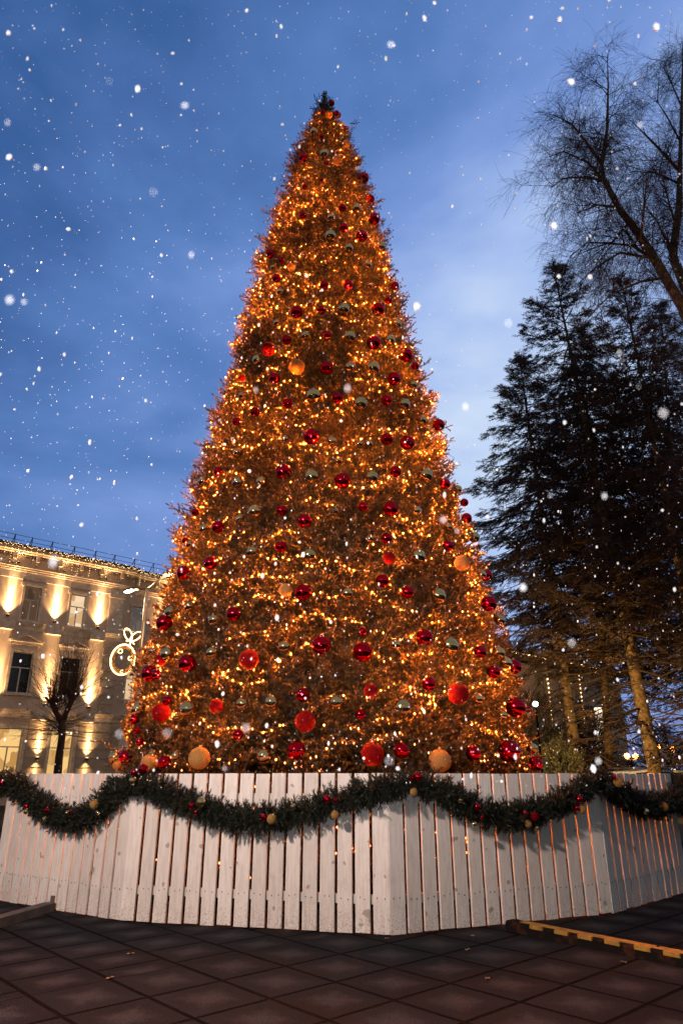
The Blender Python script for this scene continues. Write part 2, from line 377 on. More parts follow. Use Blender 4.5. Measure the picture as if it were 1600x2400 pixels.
# extra twigs added close round every bulb to catch its glow as a halo
TT = [np.concatenate([np.array(shoot((-.07, 0, 0), (.07, .01*k, .01), .036, .019, 190, rng)), np.array(shoot((-.02, 0, 0), (.04, .06, .01*k), .034, .019, 170, rng))]) for k in range(4)]
bp = np.repeat(np.array(bulb_positions), 2, axis=0); ra = np.arctan2(bp[:, 1]-TCY, bp[:, 0]+.27); rad_ = np.stack([np.cos(ra), np.sin(ra), np.zeros(len(ra))], 1)
ps = bp+rng.normal(0, .018, bp.shape)-rad_*rng.uniform(.008, .045, (len(bp), 1)); f_ = rad_*rng.uniform(.0, .9, (len(bp), 1))+rng.normal(0, .6, bp.shape)
V, T = scatter(TT, ps, f_, rng.normal(0, 1, bp.shape), rng.uniform(.8, 1.3, len(bp)), rng); sh(fast_mesh('glow_twigs', V, T, M_needle), tree)
print('bulbs', len(bulb_positions))

# ---- baubles
def bauble_mesh(name, m):
    b_ = MB(); prof = [(max(1e-3, math.sin(PI*i/20)), -math.cos(PI*i/20)) for i in range(21)]
    b_.lathe(prof, 32, 0); b_.lathe([(.16, .96), (.17, 1.0), (.17, 1.12), (.12, 1.15), (.02, 1.16)], 12, 1)
    b_.tube([(.07*math.cos(a), 0, 1.2+.07*math.sin(a)) for a in np.linspace(0, 2*PI, 8, endpoint=False)], .015, 4, 1, closed=True)
    o = b_.build(name, [m, M_cap], smooth=True); me = o.data; bpy.data.objects.remove(o); return me
BM = {'R': bauble_mesh('bauble', M_bred), 'G': bauble_mesh('bauble', M_bgold), 'M': bauble_mesh('bauble', M_mred), 'O': bauble_mesh('bauble', M_mgold)}
BN = {'R': 'glossy red', 'G': 'mirror gold', 'M': 'matt glitter red', 'O': 'matt glitter gold'}
BAUB = []
def crop(ox, oy, s, items):
    for k, x, y, r in items: BAUB.append((k, ox+x/s, oy+y/s, r/s))
crop(600,180,4.48,[('R',855,245,32),('R',700,370,22),('R',845,380,28),('R',920,380,32),('O',765,395,40),('R',972,540,38),('G',605,580,42),('R',685,630,25),('O',945,705,40),('G',715,810,50),('O',850,878,52),('R',735,905,25),('R',490,850,48),('G',1105,875,55),('R',1125,1065,60),('R',510,1155,30),('R',685,1085,20),('O',685,1320,38),('R',905,1375,40),('G',1055,1385,52),('M',1200,1285,45),('R',1240,1490,62),('G',790,1480,45),('R',490,1450,38),('R',918,1585,48),('G',780,1670,62),('R',1110,1670,62),('G',972,1800,50),('G',1315,1790,50),('R',145,1860,48),('R',268,1925,35),('O',368,2000,42),('G',178,2005,30),('R',215,2115,45),('R',1455,2195,45),('R',715,2190,48),('R',965,2185,50),('G',1170,1975,45),('G',250,2260,40),('G',1190,2195,28)])
crop(550,650,3.136,[('R',1128,170,28),('R',1053,235,48),('R',455,255,45),('G',553,195,22),('R',635,240,32),('G',800,235,48),('G',1195,345,32),('G',310,335,28),('R',380,460,36),('G',520,430,36),('R',672,428,38),('G',842,440,48),('R',1020,480,52),('G',1140,460,40),('M',248,528,52),('G',165,605,36),('R',1255,570,52),('O',457,658,57),('R',675,665,52),('G',845,660,40),('G',1015,665,50),('R',1325,650,28),('R',1170,745,50),('R',290,740,40),('G',1310,790,32),('G',580,870,58),('R',755,885,42),('G',922,930,56),('R',1115,902,40),('G',1245,935,46),('R',388,928,40),('R',150,990,36),('G',1375,1050,36),('R',1497,1085,45),('R',12,1060,30),('R',562,1170,60),('R',1117,1188,46),('R',1268,1215,55),('G',712,1205,38),('G',370,1190,30),('G',915,1225,30),('G',985,1225,32),('R',358,1430,60),('G',565,1465,58),('R',790,1495,60),('G',1005,1470,52),('R',1182,1428,42),('G',1402,1455,56),('G',762,1350,30),('G',195,1500,38),('G',20,1510,42),('G',20,1285,32),('R',1545,1520,40),('M',55,740,25),('G',55,870,30)])
crop(400,1100,3.92,[('G',295,110,45),('R',435,20,40),('R',225,395,35),('G',775,385,65),('R',1018,378,50),('R',1230,475,68),('G',635,455,42),('R',435,530,58),('G',310,545,45),('R',135,655,30),('G',178,690,38),('G',1505,385,45),('R',1012,712,55),('G',750,760,58),('G',1275,790,68),('R',365,860,62),('R',120,950,65),('G',290,905,25),('O',1055,1110,62),('R',1215,1130,78),('R',580,1330,68),('G',175,1260,50),('G',400,1385,55)])
crop(780,1100,3.92,[('G',1145,185,38),('R',1205,305,38),('R',278,345,45),('R',528,362,72),('G',770,380,45),('R',1225,450,50),('G',1065,530,35),('G',340,635,38),('R',490,635,52),('R',1055,700,50),('G',780,800,72),('M',515,812,58),('O',1185,860,72),('G',1345,620,50),('G',1365,965,42),('R',1440,970,55),('R',455,1025,62),('R',682,1128,60),('G',133,1140,55),('G',965,1160,72),('R',1430,1235,72),('G',1530,1385,50),('R',272,1490,42),('R',840,1545,78)])
crop(250,1320,7.84,[('R',1060,1090,150),('G',1180,900,110)])
crop(240,1480,3.015,[('G',1285,108,46),('R',1545,95,68),('M',1035,198,70),('R',600,225,62),('M',410,200,38),('G',460,160,50),('G',355,140,25),('R',335,295,60),('R',385,305,35),('G',775,150,42),('G',270,445,24),('G',255,550,50),('M',415,572,66),('R',455,490,32),('G',605,550,62),('M',805,530,52),('G',987,510,45),('G',1195,500,52),('R',1415,448,50),('M',1432,635,74),('R',225,620,35),('R',245,700,25),('R',265,780,28),('G',530,600,22),('R',960,728,38),('R',1368,840,66),('G',1140,880,52),('O',685,895,76),('G',65,890,45),('R',165,885,50),('O',105,945,32),('O',330,930,60),('R',440,925,48),('G',520,880,32),('G',355,865,28)])
crop(760,1480,2.904,[('R',258,140,68),('G',480,90,42),('G',852,98,62),('R',1058,140,42),('G',1185,145,42),('G',1235,215,40),('R',1290,240,50),('R',1150,275,45),('M',315,403,48),('R',708,358,48),('M',912,425,72),('G',1040,460,40),('G',78,482,50),('R',245,563,36),('G',527,520,66),('R',1300,515,68),('R',1405,545,48),('G',1210,570,30),('G',1380,575,22),('M',328,833,78),('R',525,810,54),('O',785,880,76),('R',1012,830,52),('R',1255,815,75),('G',1410,795,38),('R',1435,900,50)])
bands = {}
for k, x, y, r in BAUB:
    bnd = min(9, max(0, int((1812-y)/160.0))); bands.setdefault((k, bnd), []).append((x, y, r))
for (k, bnd), L in sorted(bands.items()):
    L.sort()
    for i, (x, y, r) in enumerate(L):
        P, D = on_tree(x, y, inset=-.05)
        Rw = r/F*((P-CAM)@np.array([0, math.cos(TH), math.sin(TH)]))*1.0
        o = bpy.data.objects.new('bauble', BM[k]); C.objects.link(o); o.location = tuple(P); o.scale = (Rw,)*3
        o.rotation_euler = (rng.normal(0, .2), rng.normal(0, .2), rng.random()*6)
        sz = 'large ' if Rw > .135 else ('small ' if Rw < .075 else '')
        tag(o, '%s bauble, %s tenth of the tree upward, %s such from left' % (BN[k], ORD[bnd], ORD[i]) if len(L) > 1 else
            'only %s bauble in the %s tenth of the tree upward' % (BN[k], ORD[bnd]), 'bauble', 'baubles on the christmas tree')
print('baubles', len(BAUB))

# ================================================================== FENCE
def stain_mat():
    m = bpy.data.materials.new('white_painted_boards'); m.use_nodes = True; t = m.node_tree; p = t.nodes['Principled BSDF']
    tx = N(t, 'ShaderNodeTexCoord'); mp_ = N(t, 'ShaderNodeMapping'); mp_.inputs['Scale'].default_value = (1, 1, .12); t.links.new(tx.outputs['Object'], mp_.inputs[0])
    a = N(t, 'ShaderNodeTexNoise'); a.inputs['Scale'].default_value = 38; a.inputs['Detail'].default_value = 5; t.links.new(mp_.outputs[0], a.inputs['Vector'])
    b_ = N(t, 'ShaderNodeTexNoise'); b_.inputs['Scale'].default_value = 5; b_.inputs['Detail'].default_value = 8; b_.inputs['Roughness'].default_value = .75; t.links.new(tx.outputs['Object'], b_.inputs['Vector'])
    c_ = N(t, 'ShaderNodeTexNoise'); c_.inputs['Scale'].default_value = 60; c_.inputs['Detail'].default_value = 2; t.links.new(tx.outputs['Object'], c_.inputs['Vector'])
    col = mixc(t, ramp(t, a.outputs[0], [(.35, (0,)*3), (.62, (1,)*3)], 'LINEAR'), (.70, .66, .63), (.82, .79, .76))
    col = mixc(t, ramp(t, b_.outputs[0], [(.52, (0,)*3), (.80, (.55,)*3)], 'LINEAR'), col, (.50, .45, .41))
    sp = N(t, 'ShaderNodeSeparateXYZ'); t.links.new(tx.outputs['Object'], sp.inputs[0])
    low = ramp(t, sp.outputs[2], [(.0, (1,)*3), (.30, (0,)*3)], 'LINEAR')
    dirt = math_(t, 'MULTIPLY', low, ramp(t, c_.outputs[0], [(.50, (0,)*3), (.66, (1,)*3)], 'LINEAR'))
    col = mixc(t, math_(t, 'MULTIPLY', dirt, .55), col, (.16, .12, .09))
    gi = N(t, 'ShaderNodeNewGeometry'); col = mixc(t, 1.0, col, ramp(t, gi.outputs['Random Per Island'], [(0, (.80, .79, .78)), (1, (1, 1, 1))], 'LINEAR'), 'MULTIPLY')
    k_ = N(t, 'ShaderNodeTexNoise'); k_.inputs['Scale'].default_value = 9; k_.inputs['Detail'].default_value = 1; t.links.new(tx.outputs['Object'], k_.inputs['Vector'])
    col = mixc(t, ramp(t, k_.outputs[0], [(.715, (0,)*3), (.74, (.7,)*3)], 'LINEAR'), col, (.25, .20, .16))
    t.links.new(col, p.inputs['Base Color']); p.inputs['Roughness'].default_value = .55
    bu = N(t, 'ShaderNodeBump'); bu.inputs['Strength'].default_value = .25; bu.inputs['Distance'].default_value = .004; t.links.new(a.outputs[0], bu.inputs['Height']); t.links.new(bu.outputs[0], p.inputs['Normal'])
    return m
M_board = stain_mat(); M_rail = mat('rail_paint', (.55, .53, .5), .7); M_nail = mat('nail_heads', (.05, .04, .035), .6, .6)
FC = [np.array(q, float) for q in [(-4.22, 9.36), (-2.29, 8.08), (.46, 7.39), (2.94, 8.47), (4.46, 9.93), (4.75, 12.3), (3.6, 14.5), (1.4, 15.8), (-1.4, 15.9), (-3.9, 14.5), (-4.9, 12.0)]]
fence = empty('picket_fence', (0, 11.4, 0), 'white painted vertical board fence in a ring around the christmas tree', 'fence')
FT_TOP = 1.43
seglen = []
for i in range(len(FC)):
    A = FC[i]; B = FC[(i+1) % len(FC)]; L = np.linalg.norm(B-A); u = (B-A)/L; nrm = np.array([u[1], -u[0]])  # outward for counter-clockwise order seen from above
    if nrm@(A-np.array([0, 11.4])) < 0: nrm = -nrm
    def fr(s, d, z, A=A, u=u, nrm=nrm): q = A+u*s+nrm*d; return (q[0], q[1]-11.4, z)
    mb = MB(); nsl = int(round(L/.176)); pitch = L/nsl
    for k in range(nsl):
        s0 = k*pitch+.015; s1 = (k+1)*pitch-.015
        if k == 0: s0 = .002
        if k == nsl-1: s1 = L-.002
        zb = .012+random.random()*.012; zt = FT_TOP+random.uniform(-.004, .004); d0 = random.uniform(-.003, .003); tw = random.uniform(-.004, .004)
        c = .004
        # board with slightly eased front edges
        poly = [(s0, -.026+d0), (s1, -.026+d0+tw), (s1, -c+d0+tw), (s1-c, d0+tw), (s0+c, d0), (s0, -c+d0)]
        vs = [fr(a, b_, zb) for a, b_ in poly]+[fr(a, b_, zt) for a, b_ in poly]; n = 6
        mb.add(vs, [tuple(reversed(range(n))), tuple(range(n, 2*n))]+[(q, (q+1) % n, (q+1) % n+n, q+n) for q in range(n)], 0)
        for zz in (.305, 1.17):
            for ss in (.3, .7):
                a = s0+(s1-s0)*ss+random.uniform(-.012, .012); z_ = zz+random.uniform(-.012, .012)
                mb.box((a-.0035, d0-.002, z_-.006), (a+.0035, d0+.0035, z_+.006), 1, fr)
    o = mb.build('board_panel', [M_board, M_nail], fence)
    rb = MB(); rb.box((.03, -.072, .255), (L-.03, -.032, .335), 0, fr); rb.box((.03, -.072, 1.145), (L-.03, -.032, 1.235), 0, fr)
    rb.build('rail', M_rail, fence)
    pb = MB(); pb.box((-.03, -.16, .0), (.05, -.078, 1.3), 0, fr); pb.build('post', M_rail, fence)

# ================================================================== GARLANDS
GT = [spray(k, rng, L=.19, sides=4, nl=.036, nw=.011, dens=150) for k in range(4)]
def on_fence(x, y, off):
    best = None; d = ray(x, y)
    for i in list(range(0, 4)):
        A = FC[i]; B = FC[i+1]; u = (B-A)/np.linalg.norm(B-A); nrm = np.array([u[1], -u[0]])
        if nrm@(A-np.array([0, 11.4])) < 0: nrm = -nrm
        A2 = A+nrm*off; tt = (A2@nrm)/(d[:2]@nrm); P = CAM+d*tt
        s = (P[:2]-A2)@u; L = np.linalg.norm(B-A)
        ex_ = .08 if 0 < i < 3 else .6
        if -ex_ <= s <= L+ex_ and tt > 0 and (best is None or tt > best[0]): best = (tt, P)
    # the fence is convex: the nearest plane that contains it is the farthest hit
    if best is None: return atY(x, y, 9.5)
    return best[1]
S_ = 1600/1568
GAR = [([(-60, 1830), (-20, 1812), (22, 1790), (36, 1800)], 'short end of dark fir garland turning round the left fence corner'),
       ([(30, 1796), (85, 1842), (130, 1868), (175, 1882), (215, 1866), (250, 1832), (292, 1790)], 'dark fir garland swag on the left fence side with red and gold baubles'),
       ([(296, 1788), (360, 1808), (415, 1838), (470, 1858), (530, 1873), (590, 1880), (650, 1874), (720, 1856), (790, 1836), (850, 1818), (900, 1800), (940, 1790)], 'long dark fir garland swag across the front fence side, left of the corner'),
       ([(944, 1790), (990, 1806), (1040, 1830), (1090, 1858), (1140, 1874), (1190, 1874), (1240, 1862), (1290, 1838), (1330, 1812), (1375, 1786)], 'dark fir garland swag on the front fence side right of the corner'),
       ([(1378, 1786), (1410, 1812), (1450, 1838), (1490, 1850), (1530, 1846), (1562, 1820), (1590, 1796)], 'dark fir garland swag on the far right fence side'),
       ([(1575, 1795), (1585, 1830), (1600, 1860), (1640, 1880)], 'short end of dark fir garland turning round the right fence corner')]
for pts, lab in GAR:
    W = [on_fence(x*S_, y*S_, .10) for x, y in pts]
    for q in W:    # keep hung over the fence top rather than above it
        q[2] = min(q[2], 1.475)
    # resample
    P = []
    for a, b_ in zip(W[:-1], W[1:]):
        k = max(2, int(np.linalg.norm(b_-a)/.035))
        for j in range(k): P.append(a+(b_-a)*j/k)
    P = np.array(P); root = empty('fir_garland', tuple(P[len(P)//2]), lab, 'garland', 'fir garlands hung along the fence')
    st = MB(); st.tube(P[::3], .012, 5); sh(st.build('stem', M_wire), root)
    n = len(P)*15; id_ = rng.integers(0, len(P)-1, n); tn = np.gradient(P, axis=0)[id_]; tn /= np.linalg.norm(tn, axis=1, keepdims=True)
    rd = rng.normal(0, 1, (n, 3)); rd[:, 1] -= .35; rd[:, 2] += rng.choice([-.9, .45], n, p=[.55, .45]); rd -= tn*np.sum(rd*tn, 1, keepdims=True)*.75; rd /= np.linalg.norm(rd, axis=1, keepdims=True)
    ps = P[id_]+rng.normal(0, .018, (n, 3))
    V, T = scatter(GT, ps, rd, rng.normal(0, 1, (n, 3)), .52+.42*rng.random(n), rng)
    sh(fast_mesh('foliage', V, T, M_garl), root)
GB = []
def gcrop(ox, oy, s, items):
    for k, x, y, r in items: GB.append((k, ox+x/s, oy+y/s, r/s))
gcrop(0,1780,2.613,[('R',15,140,18),('R',165,285,14),('R',290,312,18),('R',432,322,12),('G',165,320,16),('G',275,365,16),('G',413,328,14),('O',580,275,28),('G',600,325,14),('R',820,80,20),('R',878,60,30),('G',813,130,24),('G',1230,262,30),('R',1175,283,20),('R',1200,325,14)])
gcrop(500,1780,2.613,[('R',305,350,20),('O',357,365,30),('G',490,290,18),('R',693,242,24),('R',750,250,15),('O',745,340,26),('R',1250,105,28),('R',1205,115,14),('O',1225,200,24),('G',1510,250,16)])
gcrop(1000,1780,2.613,[('R',305,290,20),('G',290,395,18),('R',337,350,14),('R',600,332,18),('M',658,350,26),('O',620,395,22),('G',670,420,14),('R',930,242,24),('R',915,298,18),('O',950,308,24),('O',1170,140,30),('R',1145,110,14),('O',1450,290,26),('G',1340,318,18)])
secs = [(-99, 30, 'left end'), (30, 296, 'left'), (296, 950, 'long front'), (950, 1400, 'right front'), (1400, 1700, 'far right')]
for x0, x1, nm in secs:
    for k in 'RGMO':
        L = sorted(q for q in GB if q[0] == k and x0 <= q[1] < x1)
        L.sort(key=lambda q: q[1])
        for i, (_, x, y, r) in enumerate(L):
            P = on_fence(x, y, .235); dep = (P-CAM)@np.array([0, math.cos(TH), math.sin(TH)])
            o = bpy.data.objects.new('bauble', BM[k]); C.objects.link(o); o.location = tuple(P); o.scale = (r/F*dep,)*3; o.rotation_euler = (rng.normal(0, .5), rng.normal(0, .5), rng.random()*6)
            tag(o, 'small %s bauble on the %s fence garland%s' % (BN[k], nm, ', %s such from the left' % ORD[i] if len(L) > 1 else ''), 'bauble', 'small baubles on the fence garlands')

# ================================================================== KERB BEAM AND BARRIER ON THE PAVING
M_beam = mat('weathered_timber', (.055, .047, .045), .85, noise=(9, (.10, .085, .08), .35, .65), bump=.3)
bq = MB(); a = np.array([-3.28, 8.72]); b_ = np.array([-4.75, 7.45]); a = ground_at(128, 2136)[:2]; b_ = ground_at(-60, 2193)[:2]
u = (b_-a)/np.linalg.norm(b_-a); nn = np.array([-u[1], u[0]])
if nn[1] < 0: nn = -nn
def frb(s, d, z): q = a+u*s+nn*d; return (q[0], q[1], z)
L = 3.2
bq.prism([(0, 0), (L, 0), (L, .075), (L-.0, .085), (.0, .085), (0, .07)], .0, .14, lambda p_, q_, r_: frb(p_, r_, q_))
tb = bq.build('timber_beam', M_beam); tag(tb, 'grey timber edging beam lying on the paving at the left foot of fence', 'beam')
pb = MB(); pb.box((-.03, .02, 0), (.0, .07, .15), 0, frb); pb.build('end_stake', M_beam, tb)
M_black = mat('rusty_black_steel', (.006, .005, .005), .8, spec=.1, noise=(7, (.07, .022, .008), .5, .75), bump=.4, bscale=25)
M_yellow = mat('yellow_paint', (.42, .22, .02), .7, noise=(14, (.16, .09, .03), .40, .70))
a1 = ground_at(1183, 2182)[:2]; b1 = ground_at(1640, 2277)[:2]; u1 = (b1-a1)/np.linalg.norm(b1-a1); n1_ = np.array([-u1[1], u1[0]])
if n1_[1] < 0: n1_ = -n1_
def frc(s, d, z): q = a1+u1*s+n1_*d; return (q[0], q[1], z)
Lb = 3.0; hb = .088
root = empty('road_barrier', (a1[0], a1[1], 0), 'low black steel barrier beam with yellow toothed stripe on the paving right of the fence', 'barrier')
mb = MB(); mb.prism([(0, 0), (.012, hb-.02), (.03, hb), (.14, hb), (.15, hb-.01), (.165, 0)], 0, Lb, lambda p_, q_, s_: frc(s_, p_, q_)); sh(mb.build('beam', M_black), root)
mb = MB(); mb.box((.16, .032, hb+.003), (Lb, .125, hb+.007), 0, frc)
for k in range(int((Lb-.2)/.26)):
    s0 = .30+k*.26+random.uniform(-.01, .01); mb.box((s0, -.001, hb-.026), (s0+.14, .031, hb+.0045), 0, frc)
sh(mb.build('yellow_stripe', M_yellow), root)
mb = MB()
for s0 in (.08, 1.5, 2.85): mb.lathe([(.016, 0), (.018, .006), (.01, .012)], 8, 0, frc(s0, .1, hb))
sh(mb.build('bolt', M_black), root)

# ================================================================== FALLEN LEAVES
M_leaf = mat('dry_leaf', (.22, .13, .07), .8)
for i, (x, y) in enumerate([(1142, 2296), (1096, 2228), (1460, 2258), (906, 2202), (306, 2238), (258, 2295), (1108, 2196)]):
    P = ground_at(x, y); mb = MB(); a = random.random()*6; l = .035
    pr = [(-1, 0, .1), (-.5, .35, .25), (0, .5, .05), (.6, .3, .3), (1, 0, .15), (.5, -.35, .2), (0, -.45, .35), (-.5, -.3, .05)]
    vs = [(P[0]+l*(q[0]*math.cos(a)-q[1]*math.sin(a)), P[1]+l*(q[0]*math.sin(a)+q[1]*math.cos(a)), .006+l*q[2]) for q in pr]+[(P[0], P[1], .010)]
    mb.add(vs, [(j, (j+1) % 8, 8) for j in range(8)]); o = mb.build('fallen_leaf', M_leaf)
    tag(o, 'dry curled leaf on the paving, %s from the left' % ORD[[5, 3, 6, 2, 1, 0, 4][i]], 'leaf', 'dry leaves on the paving')

# ================================================================== BUILDING ON THE LEFT
AZ = R(48); DV = np.array([math.sin(AZ), math.cos(AZ), 0]); NV = np.array([math.cos(AZ), -math.sin(AZ), 0]); BP = np.array([-18.345, 34.857, 0])
def fb(s, n, z): return tuple(BP+DV*s+NV*n+np.array([0, 0, z]))
M_wall = mat('cream_render', (.62, .52, .46), .85, noise=(1.2, (.45, .37, .325), .3, .7), bump=.35, bscale=60)
M_trim = mat('pale_trim', (.68, .60, .53), .8, noise=(4, (.46, .39, .33), .4, .7))
M_quoin = mat('rusticated_render', (.46, .39, .33), .85, noise=(3, (.36, .30, .25), .35, .7), bump=.3, bscale=30)
M_roof = mat('dark_roof', (.02, .014, .012), .6)
M_frame = mat('window_frame', (.62, .60, .58), .5)
M_glass = mat('dark_glass', (.012, .012, .014), .05, spec=.8)
def lit(name, c1, c2, s):
    m = mat(name, (.02,)*3, .5); t = m.node_tree; p = t.nodes['Principled BSDF']
    tx = N(t, 'ShaderNodeTexCoord'); v = N(t, 'ShaderNodeTexVoronoi'); v.inputs['Scale'].default_value = 1.9; v.distance = 'CHEBYCHEV'; mp_ = N(t, 'ShaderNodeMapping'); mp_.inputs['Scale'].default_value = (1, 1, .8)
    t.links.new(tx.outputs['Object'], mp_.inputs[0]); t.links.new(mp_.outputs[0], v.inputs['Vector'])
    t.links.new(mixc(t, ramp(t, v.outputs['Color'], [(.3, (0,)*3), (.75, (1,)*3)], 'LINEAR'), c1, c2), p.inputs['Emission Color']); p.inputs['Emission Strength'].default_value = s
    p.inputs['Specular IOR Level'].default_value = .2
    return m
M_lit1 = lit('lit_room', (1, .74, .45), (.62, .36, .17), .95)
M_lit2 = lit('lit_yellow_room', (1, .62, .22), (.55, .28, .08), .95)
M_dim = lit('dim_room', (.10, .055, .03), (.022, .013, .009), 1.0)
M_dim2 = lit('curtained_room', (.14, .12, .10), (.08, .07, .065), 1.0)
bld = empty('classical_building', (BP[0], BP[1], 0), 'cream three storey classical building with warm wall uplights behind fence at left', 'building')
def wall_holes(mb, s0, s1, z0, z1, holes, n=0, depth=.22):
    ss = sorted({s0, s1, *[h[0] for h in holes], *[h[1] for h in holes]}); zs = sorted({z0, z1, *[h[2] for h in holes], *[h[3] for h in holes]})
    for i in range(len(ss)-1):
        for j in range(len(zs)-1):
            cs = (ss[i]+ss[i+1])/2; cz = (zs[j]+zs[j+1])/2
            if any(h[0] < cs < h[1] and h[2] < cz < h[3] for h in holes): continue
            mb.add([fb(ss[i], n, zs[j]), fb(ss[i+1], n, zs[j]), fb(ss[i+1], n, zs[j+1]), fb(ss[i], n, zs[j+1])], [(0, 1, 2, 3)])
    for h in holes:
        a_, b2, c_, d_ = h
        for q in ([(a_, c_), (b2, c_)], [(b2, c_), (b2, d_)], [(b2, d_), (a_, d_)], [(a_, d_), (a_, c_)]):
            (sa, za), (sb, zb) = q
            mb.add([fb(sa, n, za), fb(sb, n, zb), fb(sb, n-depth, zb), fb(sa, n-depth, za)], [(0, 1, 2, 3)])
TW = [(-3.45, 9.14, 10.98), (-.88, 9.14, 10.98), (1.68, 9.14, 10.98), (4.22, 9.14, 10.98)]   # left edge, bottom, top (width .88)
MW = [-3.5, -.95, 1.62, 4.2]                                                           # width 1.1, 5.35-7.46
GW = [-3.55, -1.0, 1.56, 4.2]                                                           # width 1.22, 1.25-3.62
holes = [(s, s+.88, a_, b2) for s, a_, b2 in TW]+[(s, s+1.1, 5.35, 7.46) for s in MW]+[(s, s+1.22, 1.25, 3.62) for s in GW]
WN = -.45
wholes = [(8.12, 8.95, 9.3, 10.95), (8.2, 9.2, 5.45, 7.4), (8.25, 9.4, 1.25, 3.6), (11.0, 11.9, 9.3, 10.95), (11.0, 12.0, 5.45, 7.4)]
mb = MB(); wall_holes(mb, -7, 7.3, 0, 13.0, holes); wall_holes(mb, 7.3, 18, 0, 13.0, wholes, WN)
mb.add([fb(7.3, 0, 0), fb(7.3, WN, 0), fb(7.3, WN, 13), fb(7.3, 0, 13)], [(0, 1, 2, 3)])
mb.box((-7, -12, 0), (-6.98, -.01, 12.9), 0, fb); mb.box((17.98, -12, 0), (18, WN-.01, 12.9), 0, fb)
sh(mb.build('wall', M_wall), bld)
# window: frame (+mullions) > pane, casing
def window(s0, s1, z0, z1, n, m_in, style, case=.16, lab=None):
    f = MB(); d = n-.17; t_ = .055
    f.box((s0, d-.05, z0), (s1, d, z0+t_), 0, fb); f.box((s0, d-.05, z1-t_), (s1, d, z1), 0, fb)
    f.box((s0, d-.05, z0+t_), (s0+t_, d, z1-t_), 0, fb); f.box((s1-t_, d-.05, z0+t_), (s1, d, z1-t_), 0, fb)
    zm = z0+(z1-z0)*.62; f.box((s0+t_, d-.05, zm-t_/2), (s1-t_, d+.004, zm+t_/2), 0, fb)
    sm = (s0+s1)/2; f.box((sm-t_*.6, d-.05, z0+t_), (sm+t_*.6, d+.002, zm-t_/2), 0, fb)
    w_ = sh(f.build('window', M_frame), bld)
    if lab: w_['label'] = lab
    g_ = MB(); g_.box((s0+.01, d-.035, z0+.01), (s1-.01, d-.025, z1-.01), 0, fb); q = g_.build('pane', m_in, w_)
    # casing round the opening, proud of the wall
    c = MB(); k = case
    c.box((s0-k, n+.002, z0-.03), (s0, n+.07, z1), 0, fb); c.box((s1, n+.002, z0-.03), (s1+k, n+.07, z1), 0, fb)
    c.box((s0-k, n+.002, z1), (s1+k, n+.07, z1+k), 0, fb)
    c.box((s0-k*1.2, n+.002, z0-.12), (s1+k*1.2, n+.14, z0-.032), 0, fb)
    if style == 'ear':
        c.box((s0-k-.09, n+.003, z1-.02), (s0-k*.5, n+.085, z1+k+.03), 0, fb); c.box((s1+k*.5, n+.003, z1-.02), (s1+k+.09, n+.085, z1+k+.03), 0, fb)
    if style == 'pediment':
        zt = z1+.50; c.box((s0-.30, n+.002, zt), (s1+.30, n+.20, zt+.07), 0, fb)
        c.prism([(s0-.32, zt+.072), (s0-.18, zt+.072), (sm, zt+.33), (s1+.18, zt+.072), (s1+.32, zt+.072), (sm, zt+.43)], n+.002, n+.24, lambda a_, b2, c_: fb(a_, c_, b2))
        c.box((s0-.2, n+.002, zt-.16), (s1+.2, n+.10, zt-.002), 0, fb)
    c.build('casing', M_trim, w_)
    return w_
for i, (s, a_, b2) in enumerate(TW): window(s, s+.88, a_, b2, 0, M_lit1 if i == 3 else M_dim, 'ear', .13)
for i, s in enumerate(MW): window(s, s+1.1, 5.35, 7.46, 0, M_glass, 'pediment', .15)
for i, s in enumerate(GW): window(s, s+1.22, 1.25, 3.62, 0, M_lit2, 'flat', .16)
for i, h in enumerate(wholes): window(h[0], h[1], h[2], h[3], WN, M_dim2 if i != 1 else M_lit1, 'ear' if i in (0, 3) else 'flat', .12)
# string courses, plinth, cornice
def course(mb, z, prof, a_, b2, n=0):
    for dz0, dz1, pr in prof: mb.box((a_, n+.001, z+dz0), (b2, n+pr, z+dz1), 0, fb)
mb = MB(); pr2 = [(-.32, -.10, .06), (-.099, -.03, .13), (-.029, .05, .20), (.051, .09, .26)]
for z in (4.46, 8.92):
    course(mb, z, pr2, -7, 7.42); course(mb, z, pr2, 7.421, 18, WN)
    for s in (-1.45, 1.0, 3.45, 5.9): mb.box((s-.42, .004, z-.40), (s+.42, .285, z+.095), 0, fb)
mb.box((-7, .001, 11.30), (7.40, .05, 11.78), 0, fb)
course(mb, 11.80, [(-.10, 0, .10), (.001, .10, .16), (.101, .18, .24)], -7, 7.46); course(mb, 11.80, [(-.10, 0, .10), (.001, .10, .16), (.101, .18, .24)], 7.461, 18, WN)
for a_, b2, n in ((-7, 7.7, 0), (7.701, 18, WN)):
    mb.box((a_, n+.001, 12.62), (b2, n+.45, 12.70), 0, fb); mb.box((a_, n+.001, 12.701), (b2, n+.60, 12.86), 0, fb)
    s = a_+.4
    while s < b2-.3:
        mb.box((s, n+.002, 12.28), (s+.16, n+.40, 12.619), 0, fb); mb.box((s+.02, n+.002, 12.08), (s+.14, n+.22, 12.279), 0, fb); s += 1.22
    s = a_+.1
    while s < b2-.1:
        mb.box((s, n+.002, 12.53), (s+.07, n+.12, 12.60), 0, fb); s += .14
sh(mb.build('cornice', M_trim), bld)
